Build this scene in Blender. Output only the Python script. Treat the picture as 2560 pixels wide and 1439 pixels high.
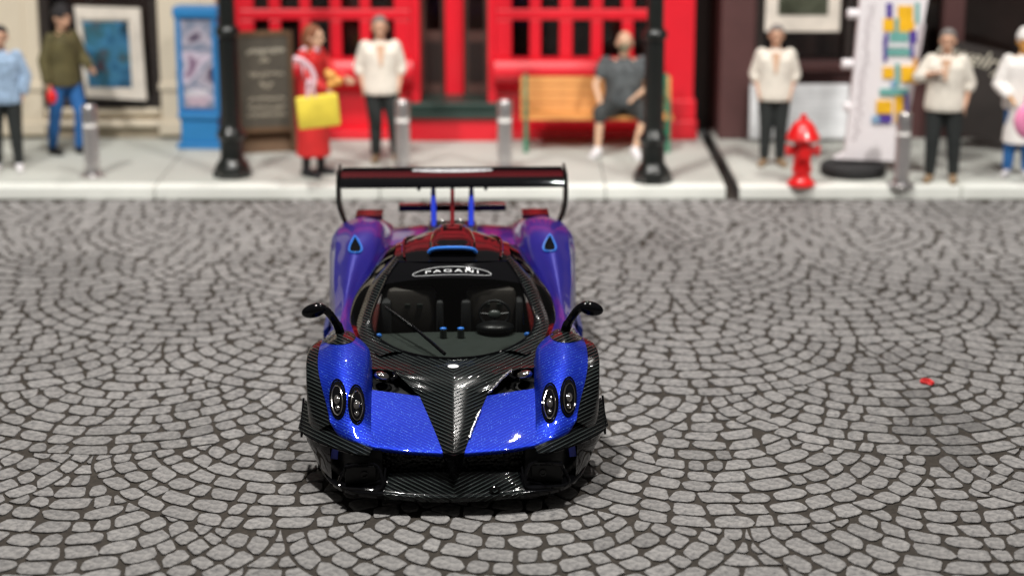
import bpy, bmesh, math, random
from mathutils import Vector, Matrix
from mathutils.bvhtree import BVHTree
R = math.radians
rnd = random.Random(7)
for o in list(bpy.data.objects): bpy.data.objects.remove(o)
SC = bpy.context.scene
COL = SC.collection

# ------------------------------------------------------------------ camera
CAM_H, PITCH, FPX = 4.6, R(15), 4900.0
cam = bpy.data.cameras.new('camera'); co = bpy.data.objects.new('camera', cam); COL.objects.link(co)
co.location = (0, 0, CAM_H); co.rotation_euler = (R(90) - PITCH, 0, 0)
cam.sensor_width = 36; cam.lens = FPX / 2560 * 36; cam.clip_start = .5; cam.clip_end = 400
cam.dof.use_dof = True; cam.dof.focus_distance = 12.9; cam.dof.aperture_fstop = (cam.lens / 1000) / 0.120
SC.camera = co
# ------------------------------------------------------------------ light: display room with ceiling spotlights
w = bpy.data.worlds.new("World"); SC.world = w; w.use_nodes = True
w.node_tree.nodes['Background'].inputs[0].default_value = (1.0, .95, .90, 1)
w.node_tree.nodes['Background'].inputs[1].default_value = .06
SC.view_settings.view_transform = 'Standard'; SC.view_settings.look = 'None'; SC.view_settings.exposure = -0.07
def lamp(name, loc, tgt, size, power, col=(1, .965, .92)):
    l = bpy.data.lights.new(name, 'AREA'); l.shape = 'DISK'; l.size = size; l.energy = power; l.color = col
    o = bpy.data.objects.new(name, l); COL.objects.link(o); o.location = loc
    o.rotation_euler = (Vector(tgt) - Vector(loc)).to_track_quat('-Z', 'Y').to_euler()
lamp('ceiling_spot', (1.25, 30.5, 19.5), (0, 14, 0), .28, 1100)
lamp('ceiling_spot', (-2.8, 14.0, 15.0), (0, 13, 0), .9, 1950)
lamp('ceiling_spot', (3.5, 12.6, 16), (1, 13, 0), .9, 1300)
def spot(loc, tgt, power, ang):
    l = bpy.data.lights.new('facade_spot', 'SPOT'); l.energy = power; l.color = (1, .965, .92); l.spot_size = R(ang); l.spot_blend = .6; l.shadow_soft_size = .5
    o = bpy.data.objects.new('facade_spot', l); COL.objects.link(o); o.location = loc; o.rotation_euler = (Vector(tgt) - Vector(loc)).to_track_quat('-Z', 'Y').to_euler()
spot((-8, 9, 13), (-3.2, 23.6, 1.6), 7200, 40)
spot((9, 9, 13), (4, 23.6, 1.6), 7200, 40)

# ------------------------------------------------------------------ helpers
_c, _s = math.cos(PITCH), math.sin(PITCH)
def ray(px, py):
    a = (px - 1280) / FPX; b = (py - 719.5) / FPX
    return Vector((a, _c - b * _s, -_s - b * _c))
def gp(px, py, z=0.0):          # point of the ground (height z) seen at that place of the photograph
    d = ray(px, py); t = (CAM_H - z) / -d.z; return Vector((d.x * t, d.y * t, z))
def fp(px, py, Y):              # point of the vertical plane at distance Y
    d = ray(px, py); t = Y / d.y; return Vector((d.x * t, Y, CAM_H + d.z * t))
CARX, CARY, YAW = -0.3664, 11.62, 0.03
_M = Matrix.Translation((CARX, CARY, 0)) @ Matrix.Rotation(YAW, 4, 'Z'); _MI = _M.inverted()
def car(px, py, yc):            # point of the car's cross-section plane at yc metres behind its nose
    o = _MI @ Vector((0, 0, CAM_H)); d = _MI.to_3x3() @ ray(px, py); t = (yc - o.y) / d.y; return o + d * t

def nt(name):
    m = bpy.data.materials.new(name); m.use_nodes = True; t = m.node_tree
    return m, t, t.nodes['Principled BSDF']
def setp(b, **k):
    for a, v in k.items():
        a = {'rough': 'Roughness', 'metal': 'Metallic', 'coat': 'Coat Weight', 'coatr': 'Coat Roughness', 'spec': 'Specular IOR Level', 'sss': 'Subsurface Weight'}[a]
        b.inputs[a].default_value = v
def mat(name, col, rough=.5, var=.12, vscale=6, bump=0, bscale=40, **k):
    m, t, b = nt(name); setp(b, rough=rough, **k)
    N, L = t.nodes, t.links
    tc = N.new('ShaderNodeTexCoord'); no = N.new('ShaderNodeTexNoise'); no.inputs['Scale'].default_value = vscale; no.inputs['Detail'].default_value = 4
    L.new(tc.outputs['Object'], no.inputs['Vector'])
    mp = N.new('ShaderNodeMapRange'); mp.inputs['From Min'].default_value = .3; mp.inputs['From Max'].default_value = .7
    mp.inputs['To Min'].default_value = 1 - var; mp.inputs['To Max'].default_value = 1 + var
    L.new(no.outputs['Fac'], mp.inputs['Value'])
    vm = N.new('ShaderNodeVectorMath'); vm.operation = 'SCALE'; vm.inputs[0].default_value = col
    L.new(mp.outputs[0], vm.inputs['Scale']); L.new(vm.outputs[0], b.inputs['Base Color'])
    if bump:
        n2 = N.new('ShaderNodeTexNoise'); n2.inputs['Scale'].default_value = bscale; n2.inputs['Detail'].default_value = 3
        L.new(tc.outputs['Object'], n2.inputs['Vector'])
        bu = N.new('ShaderNodeBump'); bu.inputs['Strength'].default_value = bump; bu.inputs['Distance'].default_value = .01
        L.new(n2.outputs['Fac'], bu.inputs['Height']); L.new(bu.outputs[0], b.inputs['Normal'])
    return m

def math_n(t, op, a, b=None):
    n = t.nodes.new('ShaderNodeMath'); n.operation = op
    for i, v in enumerate((a, b)):
        if v is None: continue
        if isinstance(v, (int, float)): n.inputs[i].default_value = v
        else: t.links.new(v, n.inputs[i])
    return n.outputs[0]
def chevron(t, pitch=.043):
    tc = t.nodes.new('ShaderNodeTexCoord'); sp = t.nodes.new('ShaderNodeSeparateXYZ'); t.links.new(tc.outputs['Object'], sp.inputs[0])
    ax = math_n(t, 'ABSOLUTE', sp.outputs[0]); ph = math_n(t, 'SUBTRACT', math_n(t, 'ADD', math_n(t, 'MULTIPLY', sp.outputs[1], .62), math_n(t, 'MULTIPLY', sp.outputs[2], 1.6)), math_n(t, 'MULTIPLY', ax, .85))
    fr = math_n(t, 'FRACT', math_n(t, 'MULTIPLY', ph, 1 / pitch))
    tri = math_n(t, 'ABSOLUTE', math_n(t, 'SUBTRACT', fr, .5))          # 0 at line .. .5 between
    line = t.nodes.new('ShaderNodeMapRange'); line.interpolation_type = 'SMOOTHSTEP'
    line.inputs['From Min'].default_value = .02; line.inputs['From Max'].default_value = .17; line.inputs['To Min'].default_value = 1; line.inputs['To Max'].default_value = 0
    t.links.new(tri, line.inputs['Value'])
    return tc, line.outputs[0]
def carbon(name='carbon_weave', strength=.9):
    m, t, b = nt(name); setp(b, rough=.2, coat=.34, coatr=.03, spec=.12)
    tc, ln = chevron(t)
    mx = t.nodes.new('ShaderNodeMix'); mx.data_type = 'RGBA'; mx.inputs[6].default_value = (.004, .005, .0055, 1); mx.inputs[7].default_value = (.058, .072, .069, 1)  # pale lines paint the ribs' glints into the base colour
    t.links.new(ln, mx.inputs[0]); t.links.new(mx.outputs[2], b.inputs['Base Color'])
    bu = t.nodes.new('ShaderNodeBump'); bu.inputs['Strength'].default_value = strength; bu.inputs['Distance'].default_value = .006
    t.links.new(ln, bu.inputs['Height']); t.links.new(bu.outputs[0], b.inputs['Normal'])
    b3 = t.nodes.new('ShaderNodeBump'); b3.inputs['Strength'].default_value = .14; b3.inputs['Distance'].default_value = .004; t.links.new(ln, b3.inputs['Height']); t.links.new(b3.outputs[0], b.inputs['Coat Normal'])
    return m
def bluepaint():
    m, t, b = nt('blue_metallic_paint'); setp(b, rough=.46, metal=.55, coat=.36, coatr=.03, spec=.1)
    tc, ln = chevron(t, .034)
    vo = t.nodes.new('ShaderNodeTexVoronoi'); vo.inputs['Scale'].default_value = 150; t.links.new(tc.outputs['Object'], vo.inputs['Vector'])
    sp = t.nodes.new('ShaderNodeSeparateColor'); t.links.new(vo.outputs['Color'], sp.inputs[0])
    fl = math_n(t, 'GREATER_THAN', sp.outputs[0], .92)
    near = math_n(t, 'LESS_THAN', vo.outputs['Distance'], .35)
    fl = math_n(t, 'MULTIPLY', fl, near)
    mx = t.nodes.new('ShaderNodeMix'); mx.data_type = 'RGBA'; mx.inputs[6].default_value = (.005, .020, .36, 1); mx.inputs[7].default_value = (.025, .10, .80, 1)
    t.links.new(math_n(t, 'MULTIPLY', ln, .55), mx.inputs[0])
    m2 = t.nodes.new('ShaderNodeMix'); m2.data_type = 'RGBA'; m2.inputs[7].default_value = (.22, .48, 1.0, 1)
    t.links.new(math_n(t, 'MULTIPLY', fl, .8), m2.inputs[0]); t.links.new(mx.outputs[2], m2.inputs[6]); t.links.new(m2.outputs[2], b.inputs['Base Color'])
    bu = t.nodes.new('ShaderNodeBump'); bu.inputs['Strength'].default_value = .18; bu.inputs['Distance'].default_value = .004
    t.links.new(ln, bu.inputs['Height'])
    b2 = t.nodes.new('ShaderNodeBump'); b2.inputs['Strength'].default_value = .25; b2.inputs['Distance'].default_value = .004
    t.links.new(sp.outputs[1], b2.inputs['Height']); t.links.new(bu.outputs[0], b2.inputs['Normal']); t.links.new(b2.outputs[0], b.inputs['Normal'])
    return m
def glassmat(name, tint=(.8, .84, .83), rough=.02, refl=1.45):
    m, t, b = nt(name); t.nodes.remove(b); out = t.nodes['Material Output']
    fr = t.nodes.new('ShaderNodeFresnel'); fr.inputs[0].default_value = refl
    tr = t.nodes.new('ShaderNodeBsdfTransparent'); tr.inputs[0].default_value = (*tint, 1)
    gl = t.nodes.new('ShaderNodeBsdfGlossy'); gl.inputs['Roughness'].default_value = rough
    mx = t.nodes.new('ShaderNodeMixShader'); t.links.new(fr.outputs[0], mx.inputs[0]); t.links.new(tr.outputs[0], mx.inputs[1]); t.links.new(gl.outputs[0], mx.inputs[2])
    t.links.new(mx.outputs[0], out.inputs[0]); return m

M = dict(
    blue=bluepaint(), carbon=carbon(), gloss=mat('gloss_black', (.005, .005, .006), .05, .05, spec=.2),
    black=mat('satin_black', (.005, .0055, .006), .35, spec=.25), dark=mat('matt_dark', (.02, .021, .022), .7),
    dash=mat('dash_grey', (.030, .038, .033), .4, .1, 20), lblue=mat('light_blue_plastic', (.03, .22, .82), .4),
    strut=mat('strut_blue', (.01, .04, .62), .35), chrome=mat('chrome', (.75, .72, .70), .12, .05, metal=1.0),
    lens=mat('lamp_lens', (.35, .33, .32), .12, .2, 60, metal=.8), white=mat('white_print', (.82, .84, .86), .5, .03),
    tyre=mat('tyre_rubber', (.015, .015, .016), .75), tail=mat('dark_red_gloss', (.05, .008, .012), .25, .1, coat=.4),
    glass=glassmat('windscreen_glass', (.93, .95, .94)), sglass=glassmat('side_glass', (.16, .16, .16), .02, 1.5), pglass=glassmat('shop_glass', (.75, .75, .75), .03, 1.45),
    endplate=mat('endplate_black', (.004, .006, .005), .6, spec=.12),
    silver=mat('scuffed_silver', (.8, .78, .76), .3, .35, 90, metal=.85),
)
def add(name, me, mt=None, parent=None, smooth=False, auto=None):
    o = bpy.data.objects.new(name, me); COL.objects.link(o)
    if mt is not None:
        me.materials.clear(); me.materials.append(M[mt] if isinstance(mt, str) else mt)
    if smooth: me.polygons.foreach_set('use_smooth', [True] * len(me.polygons))
    if parent is not None: o.parent = parent
    return o
def tag(o, label=None, cat=None, group=None, kind=None):
    if label: o['label'] = label
    if cat: o['category'] = cat
    if group: o['group'] = group
    if kind: o['kind'] = kind
    return o
def empty(name, loc, rz=0, label=None, cat=None, group=None):
    o = bpy.data.objects.new(name, None); COL.objects.link(o); o.location = loc; o.rotation_euler = (0, 0, rz); o.empty_display_size = .1
    return tag(o, label, cat, group)
class MB:
    def __init__(s): s.v = []; s.f = []
    def quadbox(s, x0, x1, y0, y1, z0, z1, bev=0):
        if bev:
            b = bmesh.new(); bmesh.ops.create_cube(b, size=1)
            for v in b.verts: v.co = Vector(((x0 + x1) / 2 + v.co.x * (x1 - x0), (y0 + y1) / 2 + v.co.y * (y1 - y0), (z0 + z1) / 2 + v.co.z * (z1 - z0)))
            bmesh.ops.bevel(b, geom=b.edges[:], offset=bev, segments=2, affect='EDGES', profile=.5)
            s.bm(b); return s
        n = len(s.v); s.v += [(x, y, z) for z in (z0, z1) for x, y in ((x0, y0), (x1, y0), (x1, y1), (x0, y1))]
        s.f += [(n, n + 3, n + 2, n + 1), (n + 4, n + 5, n + 6, n + 7)] + [(n + i, n + (i + 1) % 4, n + 4 + (i + 1) % 4, n + 4 + i) for i in range(4)]
        return s
    def bm(s, b, mtx=None):
        n = len(s.v)
        for v in b.verts: s.v.append(tuple(mtx @ v.co if mtx else v.co))
        b.verts.index_update()
        for f in b.faces: s.f.append(tuple(n + v.index for v in f.verts))
        b.free()
    def prism(s, pts, y0, y1):            # outline in x,z extruded along y
        n = len(s.v); k = len(pts); s.v += [(p[0], y0, p[1]) for p in pts] + [(p[0], y1, p[1]) for p in pts]
        s.f += [tuple(range(n, n + k)), tuple(reversed(range(n + k, n + 2 * k)))] + [(n + (i + 1) % k, n + i, n + k + i, n + k + (i + 1) % k) for i in range(k)]
        return s
    def prismz(s, pts, z0, z1):
        n = len(s.v); k = len(pts); s.v += [(p[0], p[1], z0) for p in pts] + [(p[0], p[1], z1) for p in pts]
        s.f += [tuple(reversed(range(n, n + k))), tuple(range(n + k, n + 2 * k))] + [(n + i, n + (i + 1) % k, n + k + (i + 1) % k, n + k + i) for i in range(k)]
        return s
    def prismx(s, pts, x0, x1):           # outline in y,z extruded along x
        n = len(s.v); k = len(pts); s.v += [(x0, p[0], p[1]) for p in pts] + [(x1, p[0], p[1]) for p in pts]
        s.f += [tuple(reversed(range(n, n + k))), tuple(range(n + k, n + 2 * k))] + [(n + i, n + (i + 1) % k, n + k + (i + 1) % k, n + k + i) for i in range(k)]
        return s
    def tube(s, pts, r, seg=10, closed=False, sx=1.0):
        pts = [Vector(p) for p in pts]; m = len(pts); rr = r if isinstance(r, (list, tuple)) else [r] * m
        n0 = len(s.v); up = None
        for i, p in enumerate(pts):
            a = pts[(i - 1) % m] if (closed or i > 0) else p; b = pts[(i + 1) % m] if (closed or i < m - 1) else p
            d = (b - a).normalized()
            if up is None: up = Vector((0, 0, 1)) if abs(d.z) < .9 else Vector((0, 1, 0))
            u = d.cross(up).normalized(); v = u.cross(d).normalized(); up = v
            for k in range(seg):
                t = 2 * math.pi * k / seg; s.v.append(tuple(p + (u * math.cos(t) * sx + v * math.sin(t)) * rr[i]))
        for i in range(m if closed else m - 1):
            for k in range(seg):
                a = n0 + i * seg + k; b = n0 + i * seg + (k + 1) % seg; c = n0 + ((i + 1) % m) * seg + (k + 1) % seg; d = n0 + ((i + 1) % m) * seg + k
                s.f.append((a, b, c, d))
        if not closed:
            s.f.append(tuple(reversed(range(n0, n0 + seg)))); s.f.append(tuple(range(n0 + (m - 1) * seg, n0 + m * seg)))
        return s
    def lathe(s, prof, c=(0, 0, 0), seg=24, ang=0):
        n0 = len(s.v); c = Vector(c)
        for r, z in prof:
            for k in range(seg):
                t = 2 * math.pi * k / seg + ang; s.v.append((c.x + r * math.cos(t), c.y + r * math.sin(t), c.z + z))
        for i in range(len(prof) - 1):
            for k in range(seg):
                s.f.append((n0 + i * seg + k, n0 + i * seg + (k + 1) % seg, n0 + (i + 1) * seg + (k + 1) % seg, n0 + (i + 1) * seg + k))
        s.f.append(tuple(reversed(range(n0, n0 + seg)))); m = len(prof) - 1; s.f.append(tuple(range(n0 + m * seg, n0 + (m + 1) * seg)))
        return s
    def ell(s, c, r, rot=None, u=16, v=10):
        b = bmesh.new(); bmesh.ops.create_uvsphere(b, u_segments=u, v_segments=v, radius=1)
        m = Matrix.Translation(c) @ (rot.to_4x4() if rot else Matrix.Identity(4)) @ Matrix.Diagonal((*r, 1)); s.bm(b, m); return s
    def cap(s, p, q, r0, r1, seg=12, sy=1.0):    # tapered capsule
        p, q = Vector(p), Vector(q); d = (q - p); L = d.length or 1e-6; d /= L
        pts, rr = [], []
        for a in (-80, -50, -20): pts.append(p + d * r0 * math.sin(R(a))); rr.append(r0 * math.cos(R(a)))
        pts.append(p); rr.append(r0); pts.append(q); rr.append(r1)
        for a in (20, 50, 80): pts.append(q + d * r1 * math.sin(R(a))); rr.append(r1 * math.cos(R(a)))
        n = len(s.v); s.tube(pts, rr, seg)
        return s
    def mesh(s, name):
        me = bpy.data.meshes.new(name); me.from_pydata(s.v, [], s.f); me.update(); return me
    def build(s, name, mt, parent=None, smooth=False, fix=False):
        me = s.mesh(name)
        if fix:
            b = bmesh.new(); b.from_mesh(me); bmesh.ops.recalc_face_normals(b, faces=b.faces[:]); b.to_mesh(me); b.free()
        o = add(name, me, mt, parent, smooth)
        if smooth and smooth != 'all':
            b = bmesh.new(); b.from_mesh(me)
            for e in b.edges:
                if len(e.link_faces) == 2 and e.calc_face_angle(0) > R(38): e.smooth = False
            b.to_mesh(me); b.free()
        return o
def box(name, x0, x1, y0, y1, z0, z1, mt, parent=None, bev=0):
    return MB().quadbox(x0, x1, y0, y1, z0, z1, bev).build(name, mt, parent)
def cr(a, b, c, d, t):
    return .5 * ((2 * b) + (c - a) * t + (2 * a - 5 * b + 4 * c - d) * t * t + (3 * b - a - 3 * c + d) * t ** 3)
def spline(pts, n):
    pts = [Vector(p) for p in pts]; out = []
    ex = [pts[0] * 2 - pts[1]] + pts + [pts[-1] * 2 - pts[-2]]
    for i in range(len(pts) - 1):
        for k in range(n): out.append(cr(ex[i], ex[i + 1], ex[i + 2], ex[i + 3], k / n))
    out.append(pts[-1]); return out
def patchgrid(rows, nu, nv):
    rows = [spline(r, nu) for r in rows]
    cols = [spline([r[i] for r in rows], nv) for i in range(len(rows[0]))]
    return [[c[j] for c in cols] for j in range(len(cols[0]))]       # [v][u]
def gridmesh(name, G, mt, parent, both=True, thick=0, fn=None):
    if both and min(abs(r[0][0]) for r in G) > .03:      # two separate sides: an object each
        F = [[Vector((-p[0], p[1], p[2])) for p in r[::-1]] for r in G]
        gridmesh(name, F, mt, parent, False, thick); return gridmesh(name, G, mt, parent, False, thick)
    mb = MB()
    for sgn in ((1, -1) if both else (1,)):
        n = len(mb.v); W = len(G[0])
        for r in G:
            for p in r: mb.v.append((p[0] * sgn, p[1], p[2]))
        for j in range(len(G) - 1):
            for i in range(W - 1):
                q = (n + j * W + i, n + j * W + i + 1, n + (j + 1) * W + i + 1, n + (j + 1) * W + i)
                mb.f.append(q if sgn > 0 else q[::-1])
    o = mb.build(name, mt, parent)
    me = o.data
    if both:
        b = bmesh.new(); b.from_mesh(me); bmesh.ops.remove_doubles(b, verts=b.verts[:], dist=.0004); b.to_mesh(me); b.free()
    me.polygons.foreach_set('use_smooth', [True] * len(me.polygons))
    if thick:
        b = bmesh.new(); b.from_mesh(me)
        bmesh.ops.solidify(b, geom=b.faces[:], thickness=thick); b.to_mesh(me); b.free()
        me.polygons.foreach_set('use_smooth', [True] * len(me.polygons))
        b = bmesh.new(); b.from_mesh(me)
        for e in b.edges:
            if len(e.link_faces) == 2 and e.calc_face_angle(0) > R(50): e.smooth = False
        b.to_mesh(me); b.free()
    return o
def textmesh(s, size, name='lettering', extrude=0, shear=0, spacing=1.0):
    cu = bpy.data.curves.new(name, 'FONT'); cu.body = s; cu.size = size; cu.align_x = 'CENTER'; cu.align_y = 'CENTER'; cu.extrude = extrude; cu.shear = shear; cu.space_character = spacing
    o = bpy.data.objects.new(name, cu); COL.objects.link(o); bpy.context.view_layer.update()
    me = bpy.data.meshes.new_from_object(o.evaluated_get(bpy.context.evaluated_depsgraph_get())); bpy.data.objects.remove(o); return me

exec_sections = []
# ------------------------------------------------------------------ ground: cobbled road
GY1 = 20.90
road = MB(); road.v = [(-14, 4, -.014), (14, 4, -.014), (14, 24.6, -.014), (-14, 24.6, -.014)]; road.f = [(0, 1, 2, 3)]
M['joint'] = mat('joint_sand', (.040, .033, .026), .95, .3, 30, .4, 200)
street = tag(road.build('cobbled_street', 'joint'), 'dark sanded bed of the cobbled street under the toy car', None, None, 'structure')
def stonemat():
    m, t, b = nt('cobble_stone'); setp(b, rough=.8, spec=.12); N, L = t.nodes, t.links
    tc = N.new('ShaderNodeTexCoord')
    n1 = N.new('ShaderNodeTexNoise'); n1.inputs['Scale'].default_value = 21; n1.inputs['Detail'].default_value = 5; n1.inputs['Roughness'].default_value = .65; L.new(tc.outputs['Object'], n1.inputs['Vector'])
    n2 = N.new('ShaderNodeTexNoise'); n2.inputs['Scale'].default_value = 70; n2.inputs['Detail'].default_value = 4; L.new(tc.outputs['Object'], n2.inputs['Vector'])
    n3 = N.new('ShaderNodeTexNoise'); n3.inputs['Scale'].default_value = .55; n3.inputs['Detail'].default_value = 3; L.new(tc.outputs['Object'], n3.inputs['Vector'])
    at = N.new('ShaderNodeAttribute'); at.attribute_name = 'tone'
    r = N.new('ShaderNodeValToRGB'); r.color_ramp.elements[0].position = .30; r.color_ramp.elements[0].color = (.125, .123, .126, 1); r.color_ramp.elements[1].position = .62; r.color_ramp.elements[1].color = (.345, .335, .325, 1)
    L.new(n1.outputs['Fac'], r.inputs[0])
    a = math_n(t, 'ADD', math_n(t, 'MULTIPLY', n2.outputs['Fac'], .5), .75)
    c = math_n(t, 'ADD', math_n(t, 'MULTIPLY', n3.outputs['Fac'], .35), .82)
    f = math_n(t, 'MULTIPLY', math_n(t, 'MULTIPLY', a, c), at.outputs['Fac'])
    vm = N.new('ShaderNodeVectorMath'); vm.operation = 'SCALE'; L.new(r.outputs[0], vm.inputs[0]); L.new(f, vm.inputs['Scale']); L.new(vm.outputs[0], b.inputs['Base Color'])
    bu = N.new('ShaderNodeBump'); bu.inputs['Strength'].default_value = .25; bu.inputs['Distance'].default_value = .004; L.new(n2.outputs['Fac'], bu.inputs['Height']); L.new(bu.outputs[0], b.inputs['Normal'])
    return m
M['stone'] = stonemat()
RR, NROW, VP = 1.425, 13, 2.68
RHO = [.50, .54, .57, .60, .63, .67, .72, .78, .86, .95, 1.06, 1.18, 1.30, 1.42]     # bend of each course of a fan, apex to rim
CEN = []                                  # fans: column x, height of the rim's lowest point
for j in range(-6, 9):
    for i in range(-5, 6): CEN.append(((1.435 if j % 2 == 0 else 0.0) + 2.87 * i, 11.40 + 1.34 * j, j))
stones = []
for cx, yb, j in CEN:
    covers = [(a, b + RR) for a, b, k in CEN if k > j and math.hypot(a - cx, b - yb) < 2 * RR + 1]
    def P(phi, kk):
        k0 = min(int(kk), NROW - 1); f = kk - k0; rho = RHO[k0] * (1 - f) + RHO[k0 + 1] * f
        y0 = yb + VP - kk * VP / NROW
        return cx + rho * math.sin(phi), y0 + rho * (1 - math.cos(phi))
    for k in range(NROW):
        rm = (RHO[k] + RHO[k + 1]) / 2; th = -R(97) + rnd.uniform(-.08, .08); end = R(97)
        while th < end:
            ln = rnd.choice((.14, .19, .21, .23, .25, .27)) * rnd.uniform(.93, 1.07); dth = ln / rm
            t0, t1 = th, th + dth; th = t1; tm = (t0 + t1) / 2
            px, py = P(tm, k + .5)
            if not (-11.5 < px < 11.5 and 7.0 < py < GY1 - .02): continue
            dm = min((math.hypot(px - a, py - b) for a, b in covers), default=9)
            if dm < RR - .06: continue
            g = rnd.uniform(.009, .0145); n = 18; sk = rnd.uniform(-.22, .22); taper = rnd.uniform(-.14, .14)
            hu = (t1 - t0) / 2 * (1 - 2 * g / ln); hv = .5 - g / .206
            e = rnd.choice((2.7, 3.1, 3.6, 4.4, 5.5)); pts = []
            for q in range(n):
                a = 2 * math.pi * (q + .5) / n; ca, sa = math.cos(a), math.sin(a)
                u = math.copysign(abs(ca) ** (2 / e), ca); v = math.copysign(abs(sa) ** (2 / e), sa)
                u *= 1 + rnd.uniform(-.06, .05); v *= 1 + rnd.uniform(-.10, .07)
                x, y = P(tm + hu * (u * (1 + taper * v) + sk * v), min(NROW - .02, max(0.02, k + .5 + hv * v)))
                for a_, b_ in covers:
                    d = math.hypot(x - a_, y - b_)
                    if d < RR + .012: x, y = a_ + (x - a_) * (RR + .012) / d, b_ + (y - b_) * (RR + .012) / d
                pts.append((x, min(y, GY1 - .005)))
            pts.reverse(); pts = [(x + .020 * math.sin(2.1 * y + 1.3 * x + .5) + .012 * math.sin(7.3 * x - 5.1 * y), min(GY1 - .005, y + .022 * math.sin(2.7 * x - .9 * y + 1) + .012 * math.sin(6.1 * y + 8.3 * x))) for x, y in pts]
            ar = .5 * sum(pts[q][0] * pts[(q + 1) % n][1] - pts[(q + 1) % n][0] * pts[q][1] for q in range(n))
            if ar < 0: pts.reverse()
            if abs(ar) < .0022: continue
            stones.append((px, py, pts))
# small stones wedged into the gaps the fans leave
import numpy as np
gx0, gy0, gs = -11.6, 6.9, .02
occ = np.zeros((int(23.2 / gs), int(14.1 / gs)), bool)
A_ = [np.array([(cx_ + (p[0] - cx_) * t, cy_ + (p[1] - cy_) * t) for p in q + [((q[i][0] + q[(i + 1) % len(q)][0]) / 2, (q[i][1] + q[(i + 1) % len(q)][1]) / 2) for i in range(len(q))] for t in (0, .2, .4, .6, .8, 1)]) for q in [s_[2] for s_ in stones] for cx_, cy_ in [(sum(p[0] for p in q) / len(q), sum(p[1] for p in q) / len(q))]]
A_ = np.concatenate(A_); ii = ((A_[:, 0] - gx0) / gs).astype(int); jj = ((A_[:, 1] - gy0) / gs).astype(int)
ok = (ii >= 0) & (ii < occ.shape[0]) & (jj >= 0) & (jj < occ.shape[1]); occ[ii[ok], jj[ok]] = True
for rad in (4, 3, 2.3):
    m_ = int(rad) + 1; blk = np.zeros_like(occ)
    for a in range(-m_, m_ + 1):
        for b in range(-m_, m_ + 1):
            if a * a + b * b <= (rad + .6) ** 2: blk |= np.roll(np.roll(occ, a, 0), b, 1)
    for a, b in np.argwhere(~blk):
        x, y = gx0 + (a + .5) * gs, gy0 + (b + .5) * gs
        if not (-11.3 < x < 11.3 and 7.2 < y < GY1 - .1) or occ[max(0, a - int(rad)):a + int(rad) + 1, max(0, b - int(rad)):b + int(rad) + 1].any(): continue
        r_ = rad * gs * .93; el = rnd.uniform(.85, 1.1); an = rnd.uniform(0, 3)
        stones.append((x, y, [(x + r_ * el * math.cos(an + k * math.pi / 5), y + r_ / el * math.sin(an + k * math.pi / 5)) for k in range(10)]))
        occ[max(0, a - int(rad)):a + int(rad) + 1, max(0, b - int(rad)):b + int(rad) + 1] = True
def inview(x, y, m=1.0):
    return abs(x) < y * .2613 * m + .12 and y > 10.75
def incar(x, y): return abs(x - CARX) < .95 and y > 11.6 and y < 17.5
def stoneverts(pts, c=(0, 0)):
    n = len(pts); mx = sum(p[0] for p in pts) / n; my = sum(p[1] for p in pts) / n
    z = rnd.uniform(-.0035, 0.0); v = []
    for k, (s, zz) in enumerate(((1, -.0135), (.995, z - .003), (.93, z))):
        v += [(mx + (p[0] - mx) * s - c[0], my + (p[1] - my) * s - c[1], zz) for p in pts]
    f = [tuple(range(2 * n, 3 * n))]
    for L in range(2): f += [(L * n + i, L * n + (i + 1) % n, (L + 1) * n + (i + 1) % n, (L + 1) * n + i) for i in range(n)]
    return v, f
STAINS = [(gp(2330, 1065), .32, .8, .74), (gp(2215, 900), .7, .3, .84), (gp(1770, 1150), .25, .15, .85), (gp(170, 655), .6, .5, .84), (gp(700, 640), .5, .4, .86)]
def tone(x=0, y=0):
    k = 1
    for c, rx, ry, f in STAINS:
        if ((x - c.x) / rx) ** 2 + ((y - c.y) / ry) ** 2 < 1: k = min(k, f)
    return k * max(.72, min(1.15, rnd.gauss(.98, .06)))
def settone(me, vals):
    a = me.attributes.new('tone', 'FLOAT', 'POINT'); a.data.foreach_set('value', vals)
vis = sorted([s for s in stones if inview(s[0], s[1], .985) and not incar(s[0], s[1])], key=lambda s: s[1])
near = vis[:296]; nid = {id(s) for s in near}
for s in near:
    v, f = stoneverts(s[2], (s[0], s[1])); me = bpy.data.meshes.new('cobblestone'); me.from_pydata(v, [], f); settone(me, [tone(s[0], s[1])] * len(v))
    o = add('cobblestone', me, 'stone', street); o.location = (s[0], s[1], 0)
V, F, T = [], [], []
for s in stones:
    if id(s) in nid: continue
    v, f = stoneverts(s[2]); n = len(V); V += v; F += [tuple(n + i for i in q) for q in f]; T += [tone(s[0], s[1])] * len(v)
me = bpy.data.meshes.new('paving_cobbles'); me.from_pydata(V, [], F); settone(me, T)
tag(add('paving_cobbles', me, 'stone', street), kind='stuff')
# red scrap on the cobbles
p = gp(2318, 957)
mb = MB(); mb.tube([(math.cos(a) * .034 * (1 + .3 * math.sin(3 * a)), math.sin(a) * .05, .012) for a in [i * math.pi / 7 for i in range(14)]], .013, 6, True); mb.ell((-.02, -.04, .008), (.016, .03, .008), None, 8, 6)
M['scrap'] = mat('red_scrap', (.75, .03, .03), .5)
o = mb.build('scrap', 'scrap', None, True); o.location = p; o.rotation_euler.z = .6
tag(o, 'tiny bright red curled scrap lying alone on the grey cobbles', 'scrap')
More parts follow.
